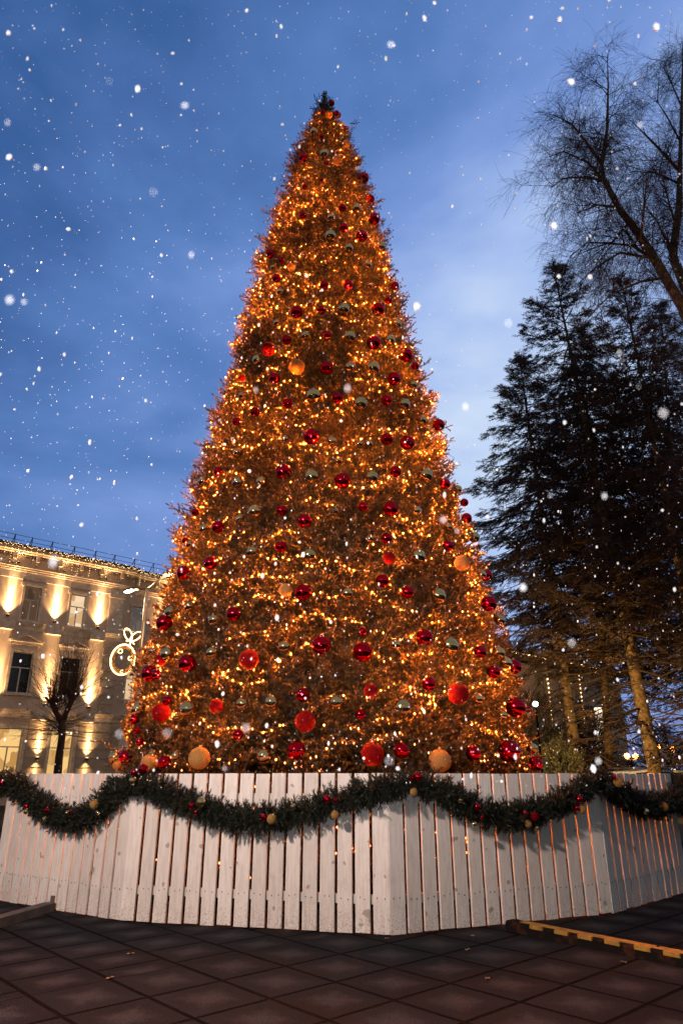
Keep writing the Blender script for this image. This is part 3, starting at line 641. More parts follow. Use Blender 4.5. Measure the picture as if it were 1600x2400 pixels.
# rusticated ground floor and quoins
piers = [(-7, GW[0]-.2, 0)]+[(GW[i]+1.42, GW[i+1]-.2, 0) for i in range(3)]+[(GW[3]+1.42, 7.34, 0), (7.36, 8.08, WN), (9.58, 18, WN)]
for a_, b2, n_ in piers:
    mb = MB(); z = .4
    while z < 4.0:
        mb.box((a_, n_+.003, z), (b2, n_+.055, min(z+.40, 4.05)), 0, fb); z += .455
    sh(mb.build('rusticated_pier', M_quoin), bld)
mb = MB(); z = 4.62; k = 0
while z < 8.4:
    mb.box((6.42 if k % 2 else 6.55, .003, z), (7.35, .07, z+.40), 0, fb); z += .45; k += 1
sh(mb.build('quoins', M_quoin), bld)
mb = MB(); mb.box((6.45, .003, 9.05), (7.32, .06, 11.28), 0, fb); mb.box((6.40, .003, 9.02), (7.37, .09, 9.30), 0, fb); mb.box((6.40, .061, 11.12), (7.37, .10, 11.28), 0, fb); sh(mb.build('pilaster', M_trim), bld)
mb = MB()
for a_, b2, n in ((-7.2, 7.8, 0), (7.801, 18, WN)):
    mb.add([fb(a_, n+.72, 12.86), fb(b2, n+.72, 12.86), fb(b2, n+.72, 12.99), fb(a_, n+.72, 12.99), fb(a_, n-6, 14.2), fb(b2, n-6, 14.2), fb(a_, n-.1, 12.865), fb(b2, n-.1, 12.865)], [(0, 1, 2, 3), (3, 2, 5, 4), (0, 6, 7, 1)])
    s = a_
    while s < b2: mb.box((s, n+.70, 12.99), (s+.12, n+.74, 13.03), 0, fb); s += .25
sh(mb.build('roof', M_roof), bld)
mb = MB(); n_ = .35
A_S = [-4.2, -3.0, -1.75, -.5, .62, 1.52, 2.62, 3.88, 5.13, 6.3, 7.55, 8.8, 10.1, 11.4, 12.7]
for s in A_S:
    for ds in (-.0,):
        mb.tube([fb(s, n_-.55, 13.05), fb(s, n_, 13.60), fb(s, n_+.02, 13.0)], .022, 5)
for zz, nn_ in ((13.58, n_), (13.32, n_-.02)): mb.tube([fb(A_S[0]-.2, nn_, zz), fb(A_S[-1]+.5, nn_, zz)], .014, 5)
sh(mb.build('roof_railing', mat('railing_iron', (.03, .02, .02), .5, .5)), bld)
# wall washer lamps
M_fix = mat('lamp_housing', (.03, .025, .02), .5)
M_lens = mat('lamp_lens', (1, .7, .4), .4, emit=(1, .62, .25), es=12)
no_mis(M_lens)
def uplight(s, z, n, pw, down=False, ang=98):
    f = MB(); f.box((s-.07, n+.06, z-.10), (s+.07, n+.20, z), 0, fb); f.box((s-.03, n+.001, z-.08), (s+.03, n+.06, z-.04), 0, fb)
    w_ = sh(f.build('wall_lamp', M_fix), bld)
    l_ = MB(); l_.box((s-.05, n+.08, z+.001), (s+.05, n+.18, z+.008), 0, fb); l_.build('lens', M_lens, w_)
    for sgn in ((1, -1) if down else (1,)):
      for an_, k_, tl in ((ang, 1.3, .0), (44, 3.0, .10), (20, 15.0, .125)) if ang < 100 else ((ang, 1, 0),):
        ld = bpy.data.lights.new('wall_lamp_light', 'SPOT'); ld.energy = pw*k_*(1 if sgn > 0 else .4); ld.color = (1, .55, .21); ld.spot_size = R(an_); ld.spot_blend = 1.0; ld.shadow_soft_size = .03
        lo = bpy.data.objects.new('wall_lamp_light', ld); C.objects.link(lo); lo.parent = w_
        P = Vector(fb(s, n+.15, z+(.03 if sgn > 0 else -.14))); lo.location = P
        dr = Vector((-NV[0]*tl, -NV[1]*tl, sgn)); lo.rotation_euler = dr.to_track_quat('-Z', 'Y').to_euler()
for s in (-1.45, 1.0, 3.45, 5.9): uplight(s, 9.28, 0, 420)
for s in (-1.45, 1.05, 3.6, 5.95): uplight(s, 4.9, 0, 420)
for s in (-1.2, 1.05, 3.6, 6.2): uplight(s, 2.25, .055, 170, True)
for s in (-1.45, 1.0, 3.45, 5.9): uplight(s, 12.1, .24, 45, ang=130)
uplight(10.0, 9.28, WN, 420); uplight(10.1, 12.1, WN+.24, 45, ang=130)
# icicle lights under the eaves
ic = empty('icicle_lights', (BP[0], BP[1], 0), 'warm white icicle lights hanging along the eaves of the classical building', 'string lights')
s = -4.5; k = 0
while s < 12.6:
    n_ = (.74 if s < 7.8 else WN+.74); mb = MB(); ln = random.choice([1, 1, 2, 4, 6, 7]); s1 = s+.19
    top = fb(s, n_, 12.93)
    mb.tube([fb(s, n_+.01, 12.95), fb(s+.33, n_+.01, 12.94)], .004, 3, 1, caps=False)
    for j in range(4): mb.octa(fb(s+.03+.08*j, n_+.02, 12.93+random.uniform(-.14, .10)), .016)
    for j in range(ln): mb.octa(fb(s+random.uniform(-.02, .02), n_, 12.84-j*.15), .016)
    mb.tube([top, fb(s, n_, 12.84-ln*.15)], .003, 3, 1, caps=False)
    sh(mb.build('light_strand', [M_bulb2, M_wire]), ic); s += .33; k += 1

# ================================================================== DOUBLE STREET LAMP + LED ORNAMENT (left)
M_pole = mat('galvanised_pole', (.16, .13, .11), .45, .7)
M_led = mat('lamp_panel', (1, .8, .5), .4, emit=(1, .60, .26), es=40); no_mis(M_led)
J = atY(346, 1374, 24.7); e1 = atY(301, 1390, 25.86); e2 = atY(397, 1350, 23.4); e1[2] = e2[2] = J[2]+.05
lamp = empty('street_lamp', (J[0], J[1], 0), 'tall street lamp with two glowing heads beside the classical building', 'street lamp')
mb = MB(); mb.tube([(J[0], J[1], 0), (J[0], J[1], J[2]*.5), (J[0], J[1], J[2])], [.095, .075, .055], 12); sh(mb.build('pole', M_pole, smooth=True), lamp)
for e in (e1, e2):
    dv = (e-J); dv[2] = 0; dl = np.linalg.norm(dv); dv /= dl
    mb = MB(); mb.tube([J-np.array([0, 0, .1]), J+dv*dl*.5+np.array([0, 0, .04]), J+dv*(dl-.3)+np.array([0, 0, .12])], .035, 8); sh(mb.build('arm', M_pole, smooth=True), lamp)
    sd = np.array([-dv[1], dv[0], 0]); c0 = J+dv*(dl-.42)+np.array([0, 0, .12])
    def fh(a_, b2, c_): return tuple(c0+dv*a_+sd*b2+np.array([0, 0, c_]))
    mb = MB(); mb.prism([(0, -.05), (.16, -.14), (.52, -.15), (.68, -.08), (.68, .08), (.52, .15), (.16, .14), (0, .05)], -.02, .05, fh); hd = sh(mb.build('lamp_head', M_fix), lamp)
    mb = MB(); mb.prism([(.2, -.10), (.6, -.10), (.6, .10), (.2, .10)], -.035, -.021, fh); mb.build('lamp_panel', M_led, hd)
    ld = bpy.data.lights.new('street_light', 'POINT'); ld.energy = 600; ld.color = (1, .62, .30); ld.shadow_soft_size = .12
    lo = bpy.data.objects.new('street_light', ld); C.objects.link(lo); lo.parent = hd; lo.location = Vector(fh(.4, 0, -.16))
M_rope = mat('rope_light', (1, .8, .5), .4, emit=(1, .56, .22), es=7); no_mis(M_rope)
M_tins = mat('gold_tinsel', (.55, .32, .12), .35, .8)
oc = atY(288, 1546, 24.7); ob = atY(307, 1497, 24.7)
orn = empty('light_ornament', tuple(oc), 'glowing bauble shaped rope light figure with bow hung on the street lamp pole', 'light figure')
ew = 27/1600*25.7; eh = 33/1600*26
mb = MB(); mb.tube([oc+np.array([ew*math.cos(a), 0, eh*math.sin(a)]) for a in np.linspace(0, 2*PI, 40, endpoint=False)], .028, 6, closed=True)
for cx2, cz2, rr in ((-.12, .30, .075), (.27, .05, .075), (.02, -.42, .05)): mb.tube([oc+np.array([cx2+rr*math.cos(a), 0, cz2+rr*math.sin(a)]) for a in np.linspace(0, 2*PI, 14, endpoint=False)], .014, 5, closed=True)
sh(mb.build('bauble_ring', M_rope), orn)
mb = MB()
for tx_, tz_ in ((-.11, .20), (.17, .13)):
    L_ = math.hypot(tx_, tz_)*1.15; ax = np.array([tx_, 0, tz_])/math.hypot(tx_, tz_); ay = np.array([-ax[2], 0, ax[0]])
    mb.tube([ob+np.array([0, 0, -.05])+ax*L_*(1-math.cos(a))/1.1+ay*.12*math.sin(a) for a in np.linspace(0, 2*PI, 18, endpoint=False)], .02, 5, closed=True)
for tx_, tz_ in ((-.16, -.08), (.14, -.2), (-.02, -.3)): mb.tube([ob+np.array([0, 0, -.06]), ob+np.array([tx_, 0, tz_])], .02, 5)
sh(mb.build('bow', M_rope), orn)
mb = MB()
for i in range(260):
    a = random.random()*2*PI; k = random.uniform(.72, .93); mb.octa(oc+np.array([ew*k*math.cos(a), random.uniform(-.04, .04), eh*k*math.sin(a)]), random.uniform(.015, .03), 0)
sh(mb.build('tinsel', M_tins), orn)
mb = MB(); mb.tube([atY(279, 1476, 24.7), atY(331, 1484, 24.7), (J[0], J[1], atY(331, 1484, 24.7)[2]-.02)], .022, 5); mb.tube([atY(326, 1486, 24.7), atY(326, 1606, 24.7)], .015, 5); sh(mb.build('bracket', M_pole), orn)

# ================================================================== BARE TREES
M_bark2 = mat('dark_bark', (.035, .022, .016), .9, noise=(10, (.075, .05, .035), .35, .65))
M_bark3 = mat('lichened_bark', (.22, .16, .085), .9, noise=(7, (.07, .045, .028), .42, .6), bump=.8, bscale=18)
def norm(v): return v/(np.linalg.norm(v)+1e-9)
def grow(mb, p, d, L, r, depth, rg, spawn, droop, maxd, twig=None, sides=4, wob=.10):
    k = max(3, int(L/.28)); pts = [p]; rad = [r]; st = L/k
    for i in range(k):
        d = norm(d+rg.normal(0, wob, 3)+np.array([0, 0, droop[depth]*st])); p = p+d*st; pts.append(p); rad.append(max(.0028, r*(1-.82*(i+1)/k)))
        if depth < maxd:
            for _ in range(rg.poisson(spawn[depth]*st)):
                ax = norm(np.cross(d, rg.normal(0, 1, 3))); an = R(rg.uniform(28, 62)); nd = norm(d*math.cos(an)+ax*math.sin(an))
                f = (1-.6*i/k); ll = L*rg.uniform(.35, .62)*f if twig is None or depth < maxd-1 else rg.uniform(*twig)
                grow(mb, p, nd, max(ll, .18), max(.003, rad[-1]*.55), depth+1, rg, spawn, droop, maxd, twig, 3 if depth >= 1 else sides, wob)
    mb.tube(pts, rad, sides if depth < 2 else 3, caps=False)
# pollarded tree in front of the building
LY = 22.0; rg = np.random.default_rng(11)
bt = atY(141, 1812, LY); bt[2] = 0
lime = empty('bare_street_tree', tuple(bt), 'small leafless pollarded tree with upright twigs in front of the classical building', 'tree')
tk = MB(); q1 = atY(139, 1775, LY); q2 = atY(147, 1690, LY); lft = atY(124, 1650, LY); rgt = atY(172, 1634, LY); rg2 = atY(155, 1672, LY)
tk.tube([(bt[0], bt[1], -.02), q1, atY(146, 1725, LY), q2], [.15, .115, .105, .115], 9)
tk.tube([q2-np.array([0, 0, .04]), atY(132, 1670, LY), lft, lft+np.array([-.02, 0, .14])], [.105, .075, .085, .045], 8)
tk.tube([q2-np.array([0, 0, .04]), rg2, rgt, rgt+np.array([.05, 0, .14])], [.105, .08, .09, .05], 8)
o = sh(tk.build('trunk', M_bark2, smooth=True), lime)
tw = MB()
for hub, n in ((lft, 58), (rgt, 70), (atY(134, 1665, LY), 16), (atY(160, 1660, LY), 16)):
    for i in range(n):
        a = rg.random()*2*PI; el = R(rg.uniform(15, 86)); d = np.array([math.cos(a)*math.cos(el), math.sin(a)*math.cos(el), math.sin(el)])
        grow(tw, hub+rg.normal(0, .05, 3), d, rg.uniform(.9, 2.1), .013, 0, rg, [1.7, 1.2], [.10, .0], 1, sides=3, wob=.07)
for i in range(70):
    hub = atY(140+rg.normal(0, 2), rg.uniform(1690, 1725), LY); a = rg.random()*2*PI; el = R(rg.uniform(-8, 38)); d = np.array([math.cos(a)*math.cos(el), math.sin(a)*math.cos(el), math.sin(el)])
    grow(tw, hub, d, rg.uniform(.8, 1.7), .010, 0, rg, [1.6, 1.2], [-.16, -.1], 1, sides=3, wob=.08)
sh(tw.build('crown', M_bark2), lime)

# birches top right
def birch(stems, Y, label, seed, base):
    rg = np.random.default_rng(seed); root = empty('birch_tree', base, label, 'tree', 'birches leaning in at the right'); tk = MB(); cr = MB()
    for pts, r0, r1 in stems:
        W = [atY(x, y, Y+dy) for x, y, dy in pts]
        if len(W) and pts[0][1] > 1000: W = [np.array(base)]+W
        n = len(W); rad = [r0+(r1-r0)*i/(n-1) for i in range(n)]; tk.tube(W, rad, 9)
        for i in range(n-1):
            a_, b2 = W[i], W[i+1]; L = np.linalg.norm(b2-a_); d = norm(b2-a_)
            if max(a_[2], b2[2]) < 9: continue
            for _ in range(rg.poisson(L*4.6)):
                p_ = a_+(b2-a_)*rg.random(); ax = norm(np.cross(d, rg.normal(0, 1, 3))); an = R(rg.uniform(35, 75)); nd = norm(d*math.cos(an)+ax*math.sin(an)+np.array([0, 0, .15]))
                frac = (i+rg.random())/(n-1); grow(cr, p_, nd, rg.uniform(.8, 1.75)*(1-.3*frac), max(.010, .024*(1-.6*frac)), 0, rg, [8.0, 14.0, 0], [-.16, -.6, -1.1], 2, twig=(.35, .95), sides=4, wob=.09)
    sh(tk.build('trunk', M_bark3, smooth=True), root); sh(cr.build('crown', M_bark2), root)
    print('birch faces', len(cr.f))
bb = atY(1790, 1812, 17); bb[2] = 0
birch([([(1740, 1250, 0), (1650, 850, 0), (1600, 722, 0), (1536, 612, 0), (1491, 542, .1), (1448, 487, .2), (1413, 416, .3), (1409, 385, .3)], .22, .06),
       ([(1409, 385, .3), (1422, 300, .4), (1424, 200, .5), (1422, 125, .5)], .07, .01),
       ([(1409, 385, .3), (1370, 330, .0), (1338, 290, -.3), (1295, 268, -.4)], .06, .012),
       ([(1420, 430, .3), (1375, 380, .8), (1320, 355, 1.1), (1278, 370, 1.2)], .05, .012),
       ([(1425, 425, .3), (1370, 415, -.4), (1320, 418, -.8), (1290, 440, -1)], .045, .012),
       ([(1536, 612, 0), (1480, 575, .5), (1420, 570, .9), (1370, 590, 1.0)], .06, .012),
       ([(1536, 612, 0), (1500, 560, -.7), (1510, 470, -1.2), (1515, 400, -1.3)], .06, .012),
       ([(1448, 487, .2), (1400, 480, -.5), (1350, 500, -.9)], .045, .012), ([(1522, 604, 0), (1452, 592, .5), (1393, 628, .9), (1354, 665, 1.0)], .05, .012), ([(1560, 650, 0), (1500, 660, -.5), (1430, 690, -.9), (1390, 730, -1.0)], .05, .012), ([(1476, 518, 0), (1432, 569, .6), (1374, 569, 1.0), (1335, 600, 1.1)], .045, .012)], 17, 'tall leafless birch arching in from the right with drooping twigs', 5, tuple(bb))
bb2 = atY(1760, 1812, 20); bb2[2] = 0
birch([([(1720, 1200, 0), (1640, 760, 0), (1575, 600, 0), (1590, 480, 0), (1592, 393, 0), (1596, 250, .2), (1600, 90, .3)], .26, .02),
       ([(1590, 400, 0), (1545, 350, -.4), (1510, 315, -.6), (1480, 285, -.7)], .07, .012),
       ([(1590, 430, 0), (1535, 405, .4), (1480, 402, .6)], .05, .012), ([(1592, 330, 0), (1560, 270, -.4), (1530, 225, -.6)], .04, .01), ([(1575, 600, 0), (1540, 520, .4), (1500, 470, .7)], .05, .012), ([(1585, 540, 0), (1560, 450, -.5), (1545, 390, -.7)], .045, .01), ([(1596, 250, 0), (1570, 190, .4), (1555, 140, .6)], .04, .01)], 20, 'leafless birch at the right picture edge, behind the arching one', 9, tuple(bb2))

# spruces
M_spn = needle_mat('spruce_needles', (.030, .019, .014), (.062, .037, .025))
ST = [spray(k, rng, L=.36, sides=4, nl=.060, nw=.030, dens=40) for k in range(4)]
def spruce(basepx, Y, apex, rmax, slope, r0, start, seed, label, dens=1.0, ypx=1812):
    rg = np.random.default_rng(seed); B0 = atY(basepx, ypx, Y); B0[2] = 0; A0 = atY(apex[0], apex[1], Y+.5)
    root = empty('spruce_tree', tuple(B0), label, 'tree', 'tall spruces in the park at the right'); Ht = A0[2]
    def ax(z): s = z/Ht; return B0+(A0-B0)*s
    tk = MB(); tk.tube([ax(z) for z in np.linspace(0, Ht, 12)], [r0*(1-.94*i/11) for i in range(12)], 10); sh(tk.build('trunk', M_bark3, smooth=True), root)
    br = MB(); pos = []; fw = []; sc_ = []
    z = 2.2
    while z < Ht-.15:
        down = Ht-z; Lm = min(rmax, slope*down+.12)
        if z < start: Lm = rmax*.75
        nb = 5 if down > 2 else 4
        a0 = rg.random()*6
        for i in range(nb):
            if z < start and rg.random() < .35: continue
            a = a0+2*PI*i/nb+rg.normal(0, .25); L = Lm*rg.uniform(.62, 1.08); k = max(3, int(L/.42)); p = ax(z); el = R(rg.normal(14 if down < 4 else -6, 9)); pts = [p]
            d = np.array([math.cos(a)*math.cos(el), math.sin(a)*math.cos(el), math.sin(el)])
            for j in range(k):
                s = (j+1)/k; d = norm(d+np.array([0, 0, (-.10 if s < .55 else .13)])+rg.normal(0, .035, 3)); p = p+d*L/k; pts.append(p)
                side = norm(np.cross(d, [0, 0, 1]))
                if z > start or rg.random() < .20:
                    m = rg.poisson((4.6+3.4*s)*dens)+1
                    if s < .22: m = rg.integers(0, 2)
                    for q in range(m):
                        off = rg.uniform(-1, 1)*.42*(1.15-s)*min(1.6, L*.5); pp = p+side*off+d*rg.uniform(-.2, .2)-np.array([0, 0, abs(off)*.35+rg.random()*.16])
                        pos.append(pp); fw.append(d*.8+side*np.sign(off)*rg.uniform(.1, .9)+np.array([0, 0, rg.uniform(-.75, .05)])); sc_.append(rg.uniform(.7, 1.25)*(.75 if down < 3 else 1))
                if rg.random() < .9:   # bare side twigs
                    sg = rg.choice([-1, 1]); br.tube([p, p+norm(d+side*sg*.9+np.array([0, 0, -.3]))*rg.uniform(.3, .9)*min(1, L/2)], [.010, .004], 3, caps=False)
            br.tube(pts, [max(.006, (.012+.009*L)*(1-.8*j/k)) for j in range(k+1)], 4, caps=False)
        z += rg.uniform(.26, .46)
    sh(br.build('branches', M_bark2), root)
    pos = np.array(pos); fw = np.array(fw); sc_ = np.array(sc_)
    V, T = scatter(ST, pos, fw, np.tile([0, 0, 1.0], (len(pos), 1))+rg.normal(0, .3, (len(pos), 3)), sc_, rg)
    sh(fast_mesh('crown', V, T, M_spn), root); print('spruce', len(T))
spruce(1540, 26, (1294, 617), 4.3, .50, .27, 6.0, 21, 'tallest spruce leaning left of the birch, bark lit yellow at its foot', dens=1.1)
spruce(1357, 29, (1215, 830), 4.4, .50, .27, 6.5, 22, 'broad dark spruce just right of the christmas tree, foot lit bright yellow', dens=1.45)
spruce(1423, 31, (1362, 760), 3.6, .42, .19, 6.5, 23, 'slim dark trunked spruce between the two yellow lit ones', dens=1.3)
spruce(1690, 24, (1452, 640), 4.2, .45, .27, 7.5, 24, 'spruce with its trunk running out of the right picture edge', dens=1.0)
spruce(1618, 33, (1545, 700), 4.2, .45, .24, 6.0, 25, 'spruce standing farther back at the right edge', dens=.9)
# low evergreen shrubs under the spruces
M_shr = needle_mat('yew_needles', (.010, .013, .005), (.022, .024, .009))
def shrub(x, Y, w_, h_, seed, label):
    rg = np.random.default_rng(seed); B0 = atY(x, 1812, Y); B0[2] = 0; root = empty('yew_shrub', tuple(B0), label, 'shrub', 'low evergreens under the spruces')
    tk = MB(); tk.tube([B0, B0+np.array([0.05, 0, h_*.7])], [.06, .02], 6); sh(tk.build('trunk', M_bark2), root)
    n = int(650*w_*h_/4); v = rg.normal(0, 1, (n, 3)); v /= np.linalg.norm(v, axis=1, keepdims=True); k = rg.random(n)**.4
    k *= 1+.22*np.sin(v[:, 0]*7+seed)*np.cos(v[:, 2]*6)
    pos = B0+np.array([0, 0, h_*.52])+v*k[:, None]*np.array([w_/2, w_/2, h_*.5]); pos[:, 2] = np.maximum(pos[:, 2], .08)
    V, T = scatter(ST, pos, v+np.array([0, 0, .4]), rg.normal(0, 1, (n, 3)), rg.uniform(.6, 1.1, n), rg); sh(fast_mesh('crown', V, T, M_shr), root)
shrub(1300, 24, 2.2, 2.3, 1, 'rounded evergreen shrub lit yellow beside the right foot of the christmas tree')
shrub(1385, 33, 2.4, 4.2, 2, 'evergreen shrub lit yellow between the two leftmost spruce trunks')
shrub(1575, 30, 3.0, 3.0, 3, 'evergreen shrub lit yellow near the right picture edge')
shrub(1235, 30, 3.0, 5.0, 4, 'dark evergreen shrub behind the right side of the christmas tree')

# ================================================================== BUILDING BEHIND THE SPRUCES
P1 = atY(1213, 1541, 44); BP2 = np.array([P1[0], P1[1], 0])
def f2_(s, n, z): return tuple(DV*s+NV*n+np.array([0, 0, z]))
ht = P1[2]
hall = empty('lit_hall', tuple(BP2), 'modern hall with glowing eaves line behind the spruces, white wall over brick base', 'building')
M_hall = mat('pale_hall_wall', (.55, .50, .45), .8, noise=(1.5, (.42, .38, .34), .35, .7)); M_brick = bpy.data.materials.new('red_brick'); M_brick.use_nodes = True
t = M_brick.node_tree; tx = N(t, 'ShaderNodeTexCoord'); bk = N(t, 'ShaderNodeTexBrick'); bk.inputs['Scale'].default_value = 4; bk.inputs['Color1'].default_value = (.25, .07, .035, 1); bk.inputs['Color2'].default_value = (.18, .05, .03, 1); bk.inputs['Mortar'].default_value = (.2, .15, .12, 1)
t.links.new(tx.outputs['Object'], bk.inputs['Vector']); t.links.new(bk.outputs[0], t.nodes['Principled BSDF'].inputs['Base Color'])
mb = MB(); mb.box((-9, -10, 2.6), (13, 0, ht-.3), 0, f2_); mb.build('wall', M_hall, hall)
mb = MB(); mb.box((-9, -10, 0), (13, .1, 2.3), 0, f2_); mb.build('brick_base', M_brick, hall)
mb = MB(); mb.box((-9, -10, 2.301), (13.1, .25, 2.599), 0, f2_); mb.build('ledge', M_hall, hall)
mb = MB(); mb.box((-9.3, -10.3, ht-.1), (13.5, 1.1, ht+.15), 0, f2_); mb.build('roof', M_roof, hall)
M_strip = mat('led_strip', (1, .8, .5), .4, emit=(1, .60, .25), es=5)
mb = MB(); mb.box((-9.2, 1.101, ht-.08), (8.6, 1.13, ht+.02), 0, f2_); mb.build('light_strip', M_strip, hall)
for s in (2.6, 4.6, 6.6):
    mb = MB(); mb.box((s-.12, .11, 2.6), (s+.12, .35, ht-.101), 0, f2_); pl = mb.build('pillar', M_hall, hall)
    mb = MB()
    for j in range(12): mb.octa(f2_(s, .38, ht-.6-j*.28), .045)
    mb.build('light_strand', M_bulb2, pl)
M_hallwin = lit('hall_window_light', (1, .80, .58), (.85, .6, .4), 1.7)
for s, w_, z0, z1 in ((8.6, 1.3, 3.1, 6.0), (-1.0, 1.2, 3.1, 5.8), (1.0, 1.2, 3.1, 5.8)):
    mb = MB(); mb.box((s, .002, z0), (s+w_, .05, z0+.08), 0, f2_); mb.box((s, .002, z1-.08), (s+w_, .05, z1), 0, f2_); mb.box((s, .002, z0+.08), (s+.08, .05, z1-.08), 0, f2_); mb.box((s+w_-.08, .002, z0+.08), (s+w_, .05, z1-.08), 0, f2_); mb.box((s+w_/2-.03, .002, z0+.08), (s+w_/2+.03, .045, z1-.08), 0, f2_)
    w2 = mb.build('window', M_frame, hall); mb = MB(); mb.box((s+.02, .003, z0+.02), (s+w_-.02, .02, z1-.02), 0, f2_); mb.build('pane', M_hallwin if s > 8 else M_dim2, w2)
for s in (3.5, 6.0):
    mb = MB(); mb.box((s, .101, .1), (s+.1, .16, 2.2), 0, f2_); mb.box((s+1.1, .101, .1), (s+1.2, .16, 2.2), 0, f2_); mb.box((s+.1, .101, 2.1), (s+1.1, .16, 2.2), 0, f2_); mb.box((s+.57, .101, .1), (s+.63, .15, 2.1), 0, f2_)
    w2 = mb.build('door_frame', M_frame, hall); mb = MB(); mb.box((s+.05, .102, .1), (s+1.15, .12, 2.15), 0, f2_); mb.build('pane', M_glass, w2)

# ================================================================== LANTERNS
M_sod = mat('sodium_globe', (1, .5, .2), .4, emit=(1, .30, .05), es=30); no_mis(M_sod)
M_whl = mat('white_globe', (1, .9, .8), .4, emit=(1, .86, .68), es=22); no_mis(M_whl)
M_post = mat('black_post', (.008, .007, .006), .9, spec=.1)
def lantern(x, y, Y, m, col, pw, label, rad=.16, heads=1):
    P = atY(x, y, Y); root = empty('park_lantern', (P[0], P[1], 0), label, 'lamp', 'lanterns in the park')
    mb = MB(); mb.tube([(P[0], P[1], 0), (P[0], P[1], .5), (P[0], P[1], P[2]-rad)], [.07, .035, .028], 8); sh(mb.build('post', M_post), root)
    for i in range(heads):
        dx = 0 if heads == 1 else (-.22 if i == 0 else .22); c = (P[0]+dx, P[1], P[2])
        mb = MB(); mb.lathe([(max(.004, rad*math.sin(PI*j/8)), -rad*math.cos(PI*j/8)) for j in range(9)], 12, 0, c); hd = sh(mb.build('globe', m, smooth=True), root)
        if heads == 2: mb = MB(); mb.tube([(P[0], P[1], P[2]-rad-.1), (c[0], c[1], c[2]-rad)], .02, 5); sh(mb.build('arm', M_fix), root)
        if pw:
            ld = bpy.data.lights.new('lantern_light', 'SPOT' if pw > 1000 else 'POINT'); ld.energy = pw; ld.color = col; ld.shadow_soft_size = .15
            lo = bpy.data.objects.new('lantern_light', ld); C.objects.link(lo); lo.parent = hd; lo.location = (c[0], c[1]-rad-.06, c[2]-.02)
            if pw > 1000:   # shaded towards the square, turned to the trunks
                ld.spot_size = R(110); ld.spot_blend = .5; lo.location = (c[0]+.05, c[1]+rad+.08, c[2]-.02); lo.rotation_euler = Vector((.62, 1, .02)).to_track_quat('-Z', 'Y').to_euler()
lantern(1478, 1772, 38, M_sod, (1, .42, .10), 260, 'twin orange globe lantern above the white car', .14, 2)
lantern(1541, 1750, 40, M_sod, (1, .42, .10), 160, 'orange lantern just right of the yellow lit spruce trunk', .13)
lantern(1575, 1757, 36, M_sod, (1, .42, .10), 160, 'orange lantern nearest the right picture edge', .13)
lantern(1254, 1650, 21, M_whl, (1, .54, .15), 3200, 'bright white lantern beside the right edge of the christmas tree', .075)
lantern(1577, 1804, 34, M_whl, (.9, 1, .9), 0, 'small greenish white light low at the right edge', .08)

# ================================================================== CAR
CP = atY(1487, 1812, 27); CP[2] = 0
car = empty('parked_car', tuple(CP), 'white car parked behind the fence under the orange lanterns, only its roof showing', 'car')
car.rotation_euler = (0, 0, R(12))
M_car = mat('white_car_paint', (.75, .75, .74), .2, coat=.6); M_tyre = mat('tyre', (.015,)*3, .8); M_rim = mat('rim', (.4, .4, .4), .3, .9)
prof = [(-2.2, .35), (-2.25, .75), (-2.1, .98), (-1.2, 1.08), (-.55, 1.52), (.2, 1.60), (1.35, 1.55), (2.0, 1.12), (2.2, 1.0), (2.25, .5), (2.15, .32)]
mb = MB(); mb.prism(prof, -.82, .82, lambda a_, b2, c_: (a_, c_, b2)); mb.build('body', M_car, car)
for sgn in (-1, 1):
    mb = MB(); mb.prism([(-1.05, 1.08), (-.5, 1.47), (.15, 1.52), (.15, 1.08)], .822*sgn, .83*sgn, lambda a_, b2, c_: (a_, c_, b2)); mb.prism([(.22, 1.08), (.22, 1.52), (1.25, 1.48), (1.75, 1.1)], .822*sgn, .83*sgn, lambda a_, b2, c_: (a_, c_, b2)); mb.build('window', M_glass, car)
for x_ in (-1.4, 1.4):
    for sgn in (-1, 1):
        mb = MB(); mb.prism([(x_+.33*math.cos(a), .33+.33*math.sin(a)) for a in np.linspace(0, 2*PI, 20, endpoint=False)], .62*sgn, .84*sgn, lambda a_, b2, c_: (a_, c_, b2)); wh = mb.build('wheel', M_tyre, car)
        mb = MB(); mb.prism([(x_+.2*math.cos(a), .33+.2*math.sin(a)) for a in np.linspace(0, 2*PI, 14, endpoint=False)], .841*sgn, .85*sgn, lambda a_, b2, c_: (a_, c_, b2)); mb.build('rim', M_rim, wh)
for sgn in (-1, 1): mb = MB(); mb.box((-1.0+.3, .6*sgn-.02, 1.62), (1.2, .6*sgn+.02, 1.66)); mb.build('roof_rail', M_rim, car)
for sgn in (-1, 1): mb = MB(); mb.box((-2.275, .5*sgn-.15, .72), (-2.2, .5*sgn+.15, .9)); mb.build('headlight', M_frame, car)

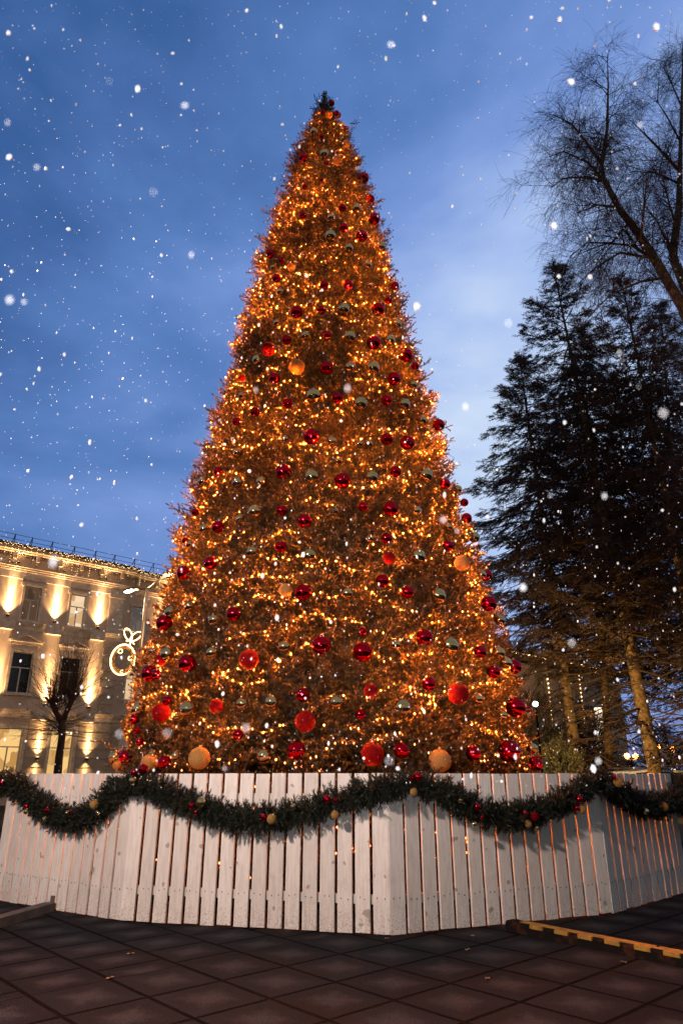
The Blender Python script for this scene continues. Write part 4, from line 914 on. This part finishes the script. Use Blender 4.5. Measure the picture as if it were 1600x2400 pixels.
# ================================================================== SQUARE LAMP behind the photographer's left (lights the fence front and the snow)
LP = np.array([-4.2, .6, 5.0])
sq = empty('square_lamp', (LP[0], LP[1], 0), 'lamp post standing on the square to the left of the photographer, outside the picture', 'street lamp')
mb = MB(); mb.tube([(LP[0], LP[1], 0), (LP[0], LP[1], .5), (LP[0], LP[1], LP[2]-.16)], [.10, .06, .05], 10); sh(mb.build('pole', M_fix, smooth=True), sq)
mb = MB(); mb.lathe([(max(.004, .16*math.sin(PI*j/10)), -.16*math.cos(PI*j/10)) for j in range(11)], 16, 0, LP); gl = sh(mb.build('globe', no_mis(mat('square_globe', (1, .8, .6), .4, emit=(1, .72, .48), es=20)), smooth=True), sq)
mb = MB(); mb.lathe([(.03, .16), (.20, .17), (.14, .24), (.02, .28)], 16, 0, LP); sh(mb.build('cap', M_fix), sq)
ld = bpy.data.lights.new('square_light', 'SPOT'); ld.energy = 2900; ld.color = (1, .73, .61); ld.spot_size = R(92); ld.spot_blend = .55; ld.shadow_soft_size = .16
lo = bpy.data.objects.new('square_light', ld); C.objects.link(lo); lo.parent = gl; lo.location = tuple(LP+np.array([.12, .16, -.10])); lo.rotation_euler = Vector((3.4, 6.6, -5.6)).to_track_quat('-Z', 'Y').to_euler()
# added floodlight, unseen behind the photographer, to whiten the falling snow
sq = empty('added_floodlight', (-.3, -2.4, 0), 'unseen black floodlight added behind the photographer to whiten the falling snow', 'floodlight'); mb = MB(); mb.box((-.10, -.08, 0), (.10, .08, .03)); mb.tube([(0, 0, .03), (0, 0, .22)], .02, 8); mb.build('stand', M_fix, sq); mb = MB(); fd = np.array([-.3, -2.4, .30]); mb.lathe([(.02, -.10), (.09, -.09), (.12, .05), (.12, .07)], 12); fo = mb.build('floodlight', M_fix, sq); fo.location = (0, 0, .30)
aim = Vector((-.5, 8.0, 9.6))-Vector(tuple(fd)); fo.rotation_euler = aim.to_track_quat('Z', 'Y').to_euler()
ld = bpy.data.lights.new('snow_fill_beam', 'SPOT'); ld.energy = 900; ld.color = (1, .93, .92); ld.spot_size = R(88); ld.spot_blend = .45; ld.shadow_soft_size = .06
lo = bpy.data.objects.new('snow_fill_beam', ld); C.objects.link(lo); lo.parent = fo; lo.location = (0, 0, .10); lo.rotation_euler = (PI, 0, 0)

# ================================================================== FALLING SNOW
rg = np.random.default_rng(3); V = []
ico_v = []; ph_ = (1+5**.5)/2
for a_, b2, c_ in ((0, 1, ph_), (1, ph_, 0), (ph_, 0, 1)):
    for s1 in (1, -1):
        for s2_ in (1, -1):
            v = [a_, b2, c_]
            nz_ = [i for i in range(3) if v[i] != 0]; v[nz_[0]] *= s1; v[nz_[1]] *= s2_; ico_v.append(v)
ico_v = np.array(ico_v, float); ico_v /= np.linalg.norm(ico_v[0])
D = np.linalg.norm(ico_v[:, None]-ico_v[None], axis=2); e = D[D > 0].min()*1.05
ico_f = [(i, j, k) for i in range(12) for j in range(i+1, 12) for k in range(j+1, 12) if D[i, j] < e and D[j, k] < e and D[i, k] < e]
ico_t = np.array([[ico_v[i] for i in f] for f in ico_f])
def flakes(n, dmin, dmax, smin, smax, pw=1.0, x=(-60, 1660), y=(-60, 1850)):
    res = []
    for _ in range(n):
        d = ray(rg.uniform(*x), rg.uniform(*y)); d = d/np.linalg.norm(d); t_ = dmin+(dmax-dmin)*rg.random()**pw
        P = CAM+d*t_
        if P[2] < .1 or (P[1] > 6.8 and P[2] < 2.5): continue
        s = rg.uniform(smin, smax)*(1 if rg.random() < .7 else .6)
        M3 = np.diag([s*rg.uniform(.6, 1.1), s*rg.uniform(.5, 1), s*rg.uniform(.9, 1.6)]); q = rg.normal(0, 1, (3, 3)); Q, _r = np.linalg.qr(q)
        res.append((ico_t.reshape(-1, 3)*(1+rg.normal(0, .12, (1, 3))))@(M3@Q).T+P)
    return res
fl = flakes(36, .36, .62, .0009, .0019)+flakes(430, 1.6, 5.0, .0036, .0072)+flakes(5200, 2.0, 7.0, .0012, .0026)+flakes(9, 1.3, 2.2, .006, .008)
V = np.concatenate(fl); sn = fast_mesh('falling_snow', V, np.arange(len(V)).reshape(-1, 3), M_snow)
tag(sn, 'white snowflakes falling through the air before tree and sky', 'snow', kind='stuff')
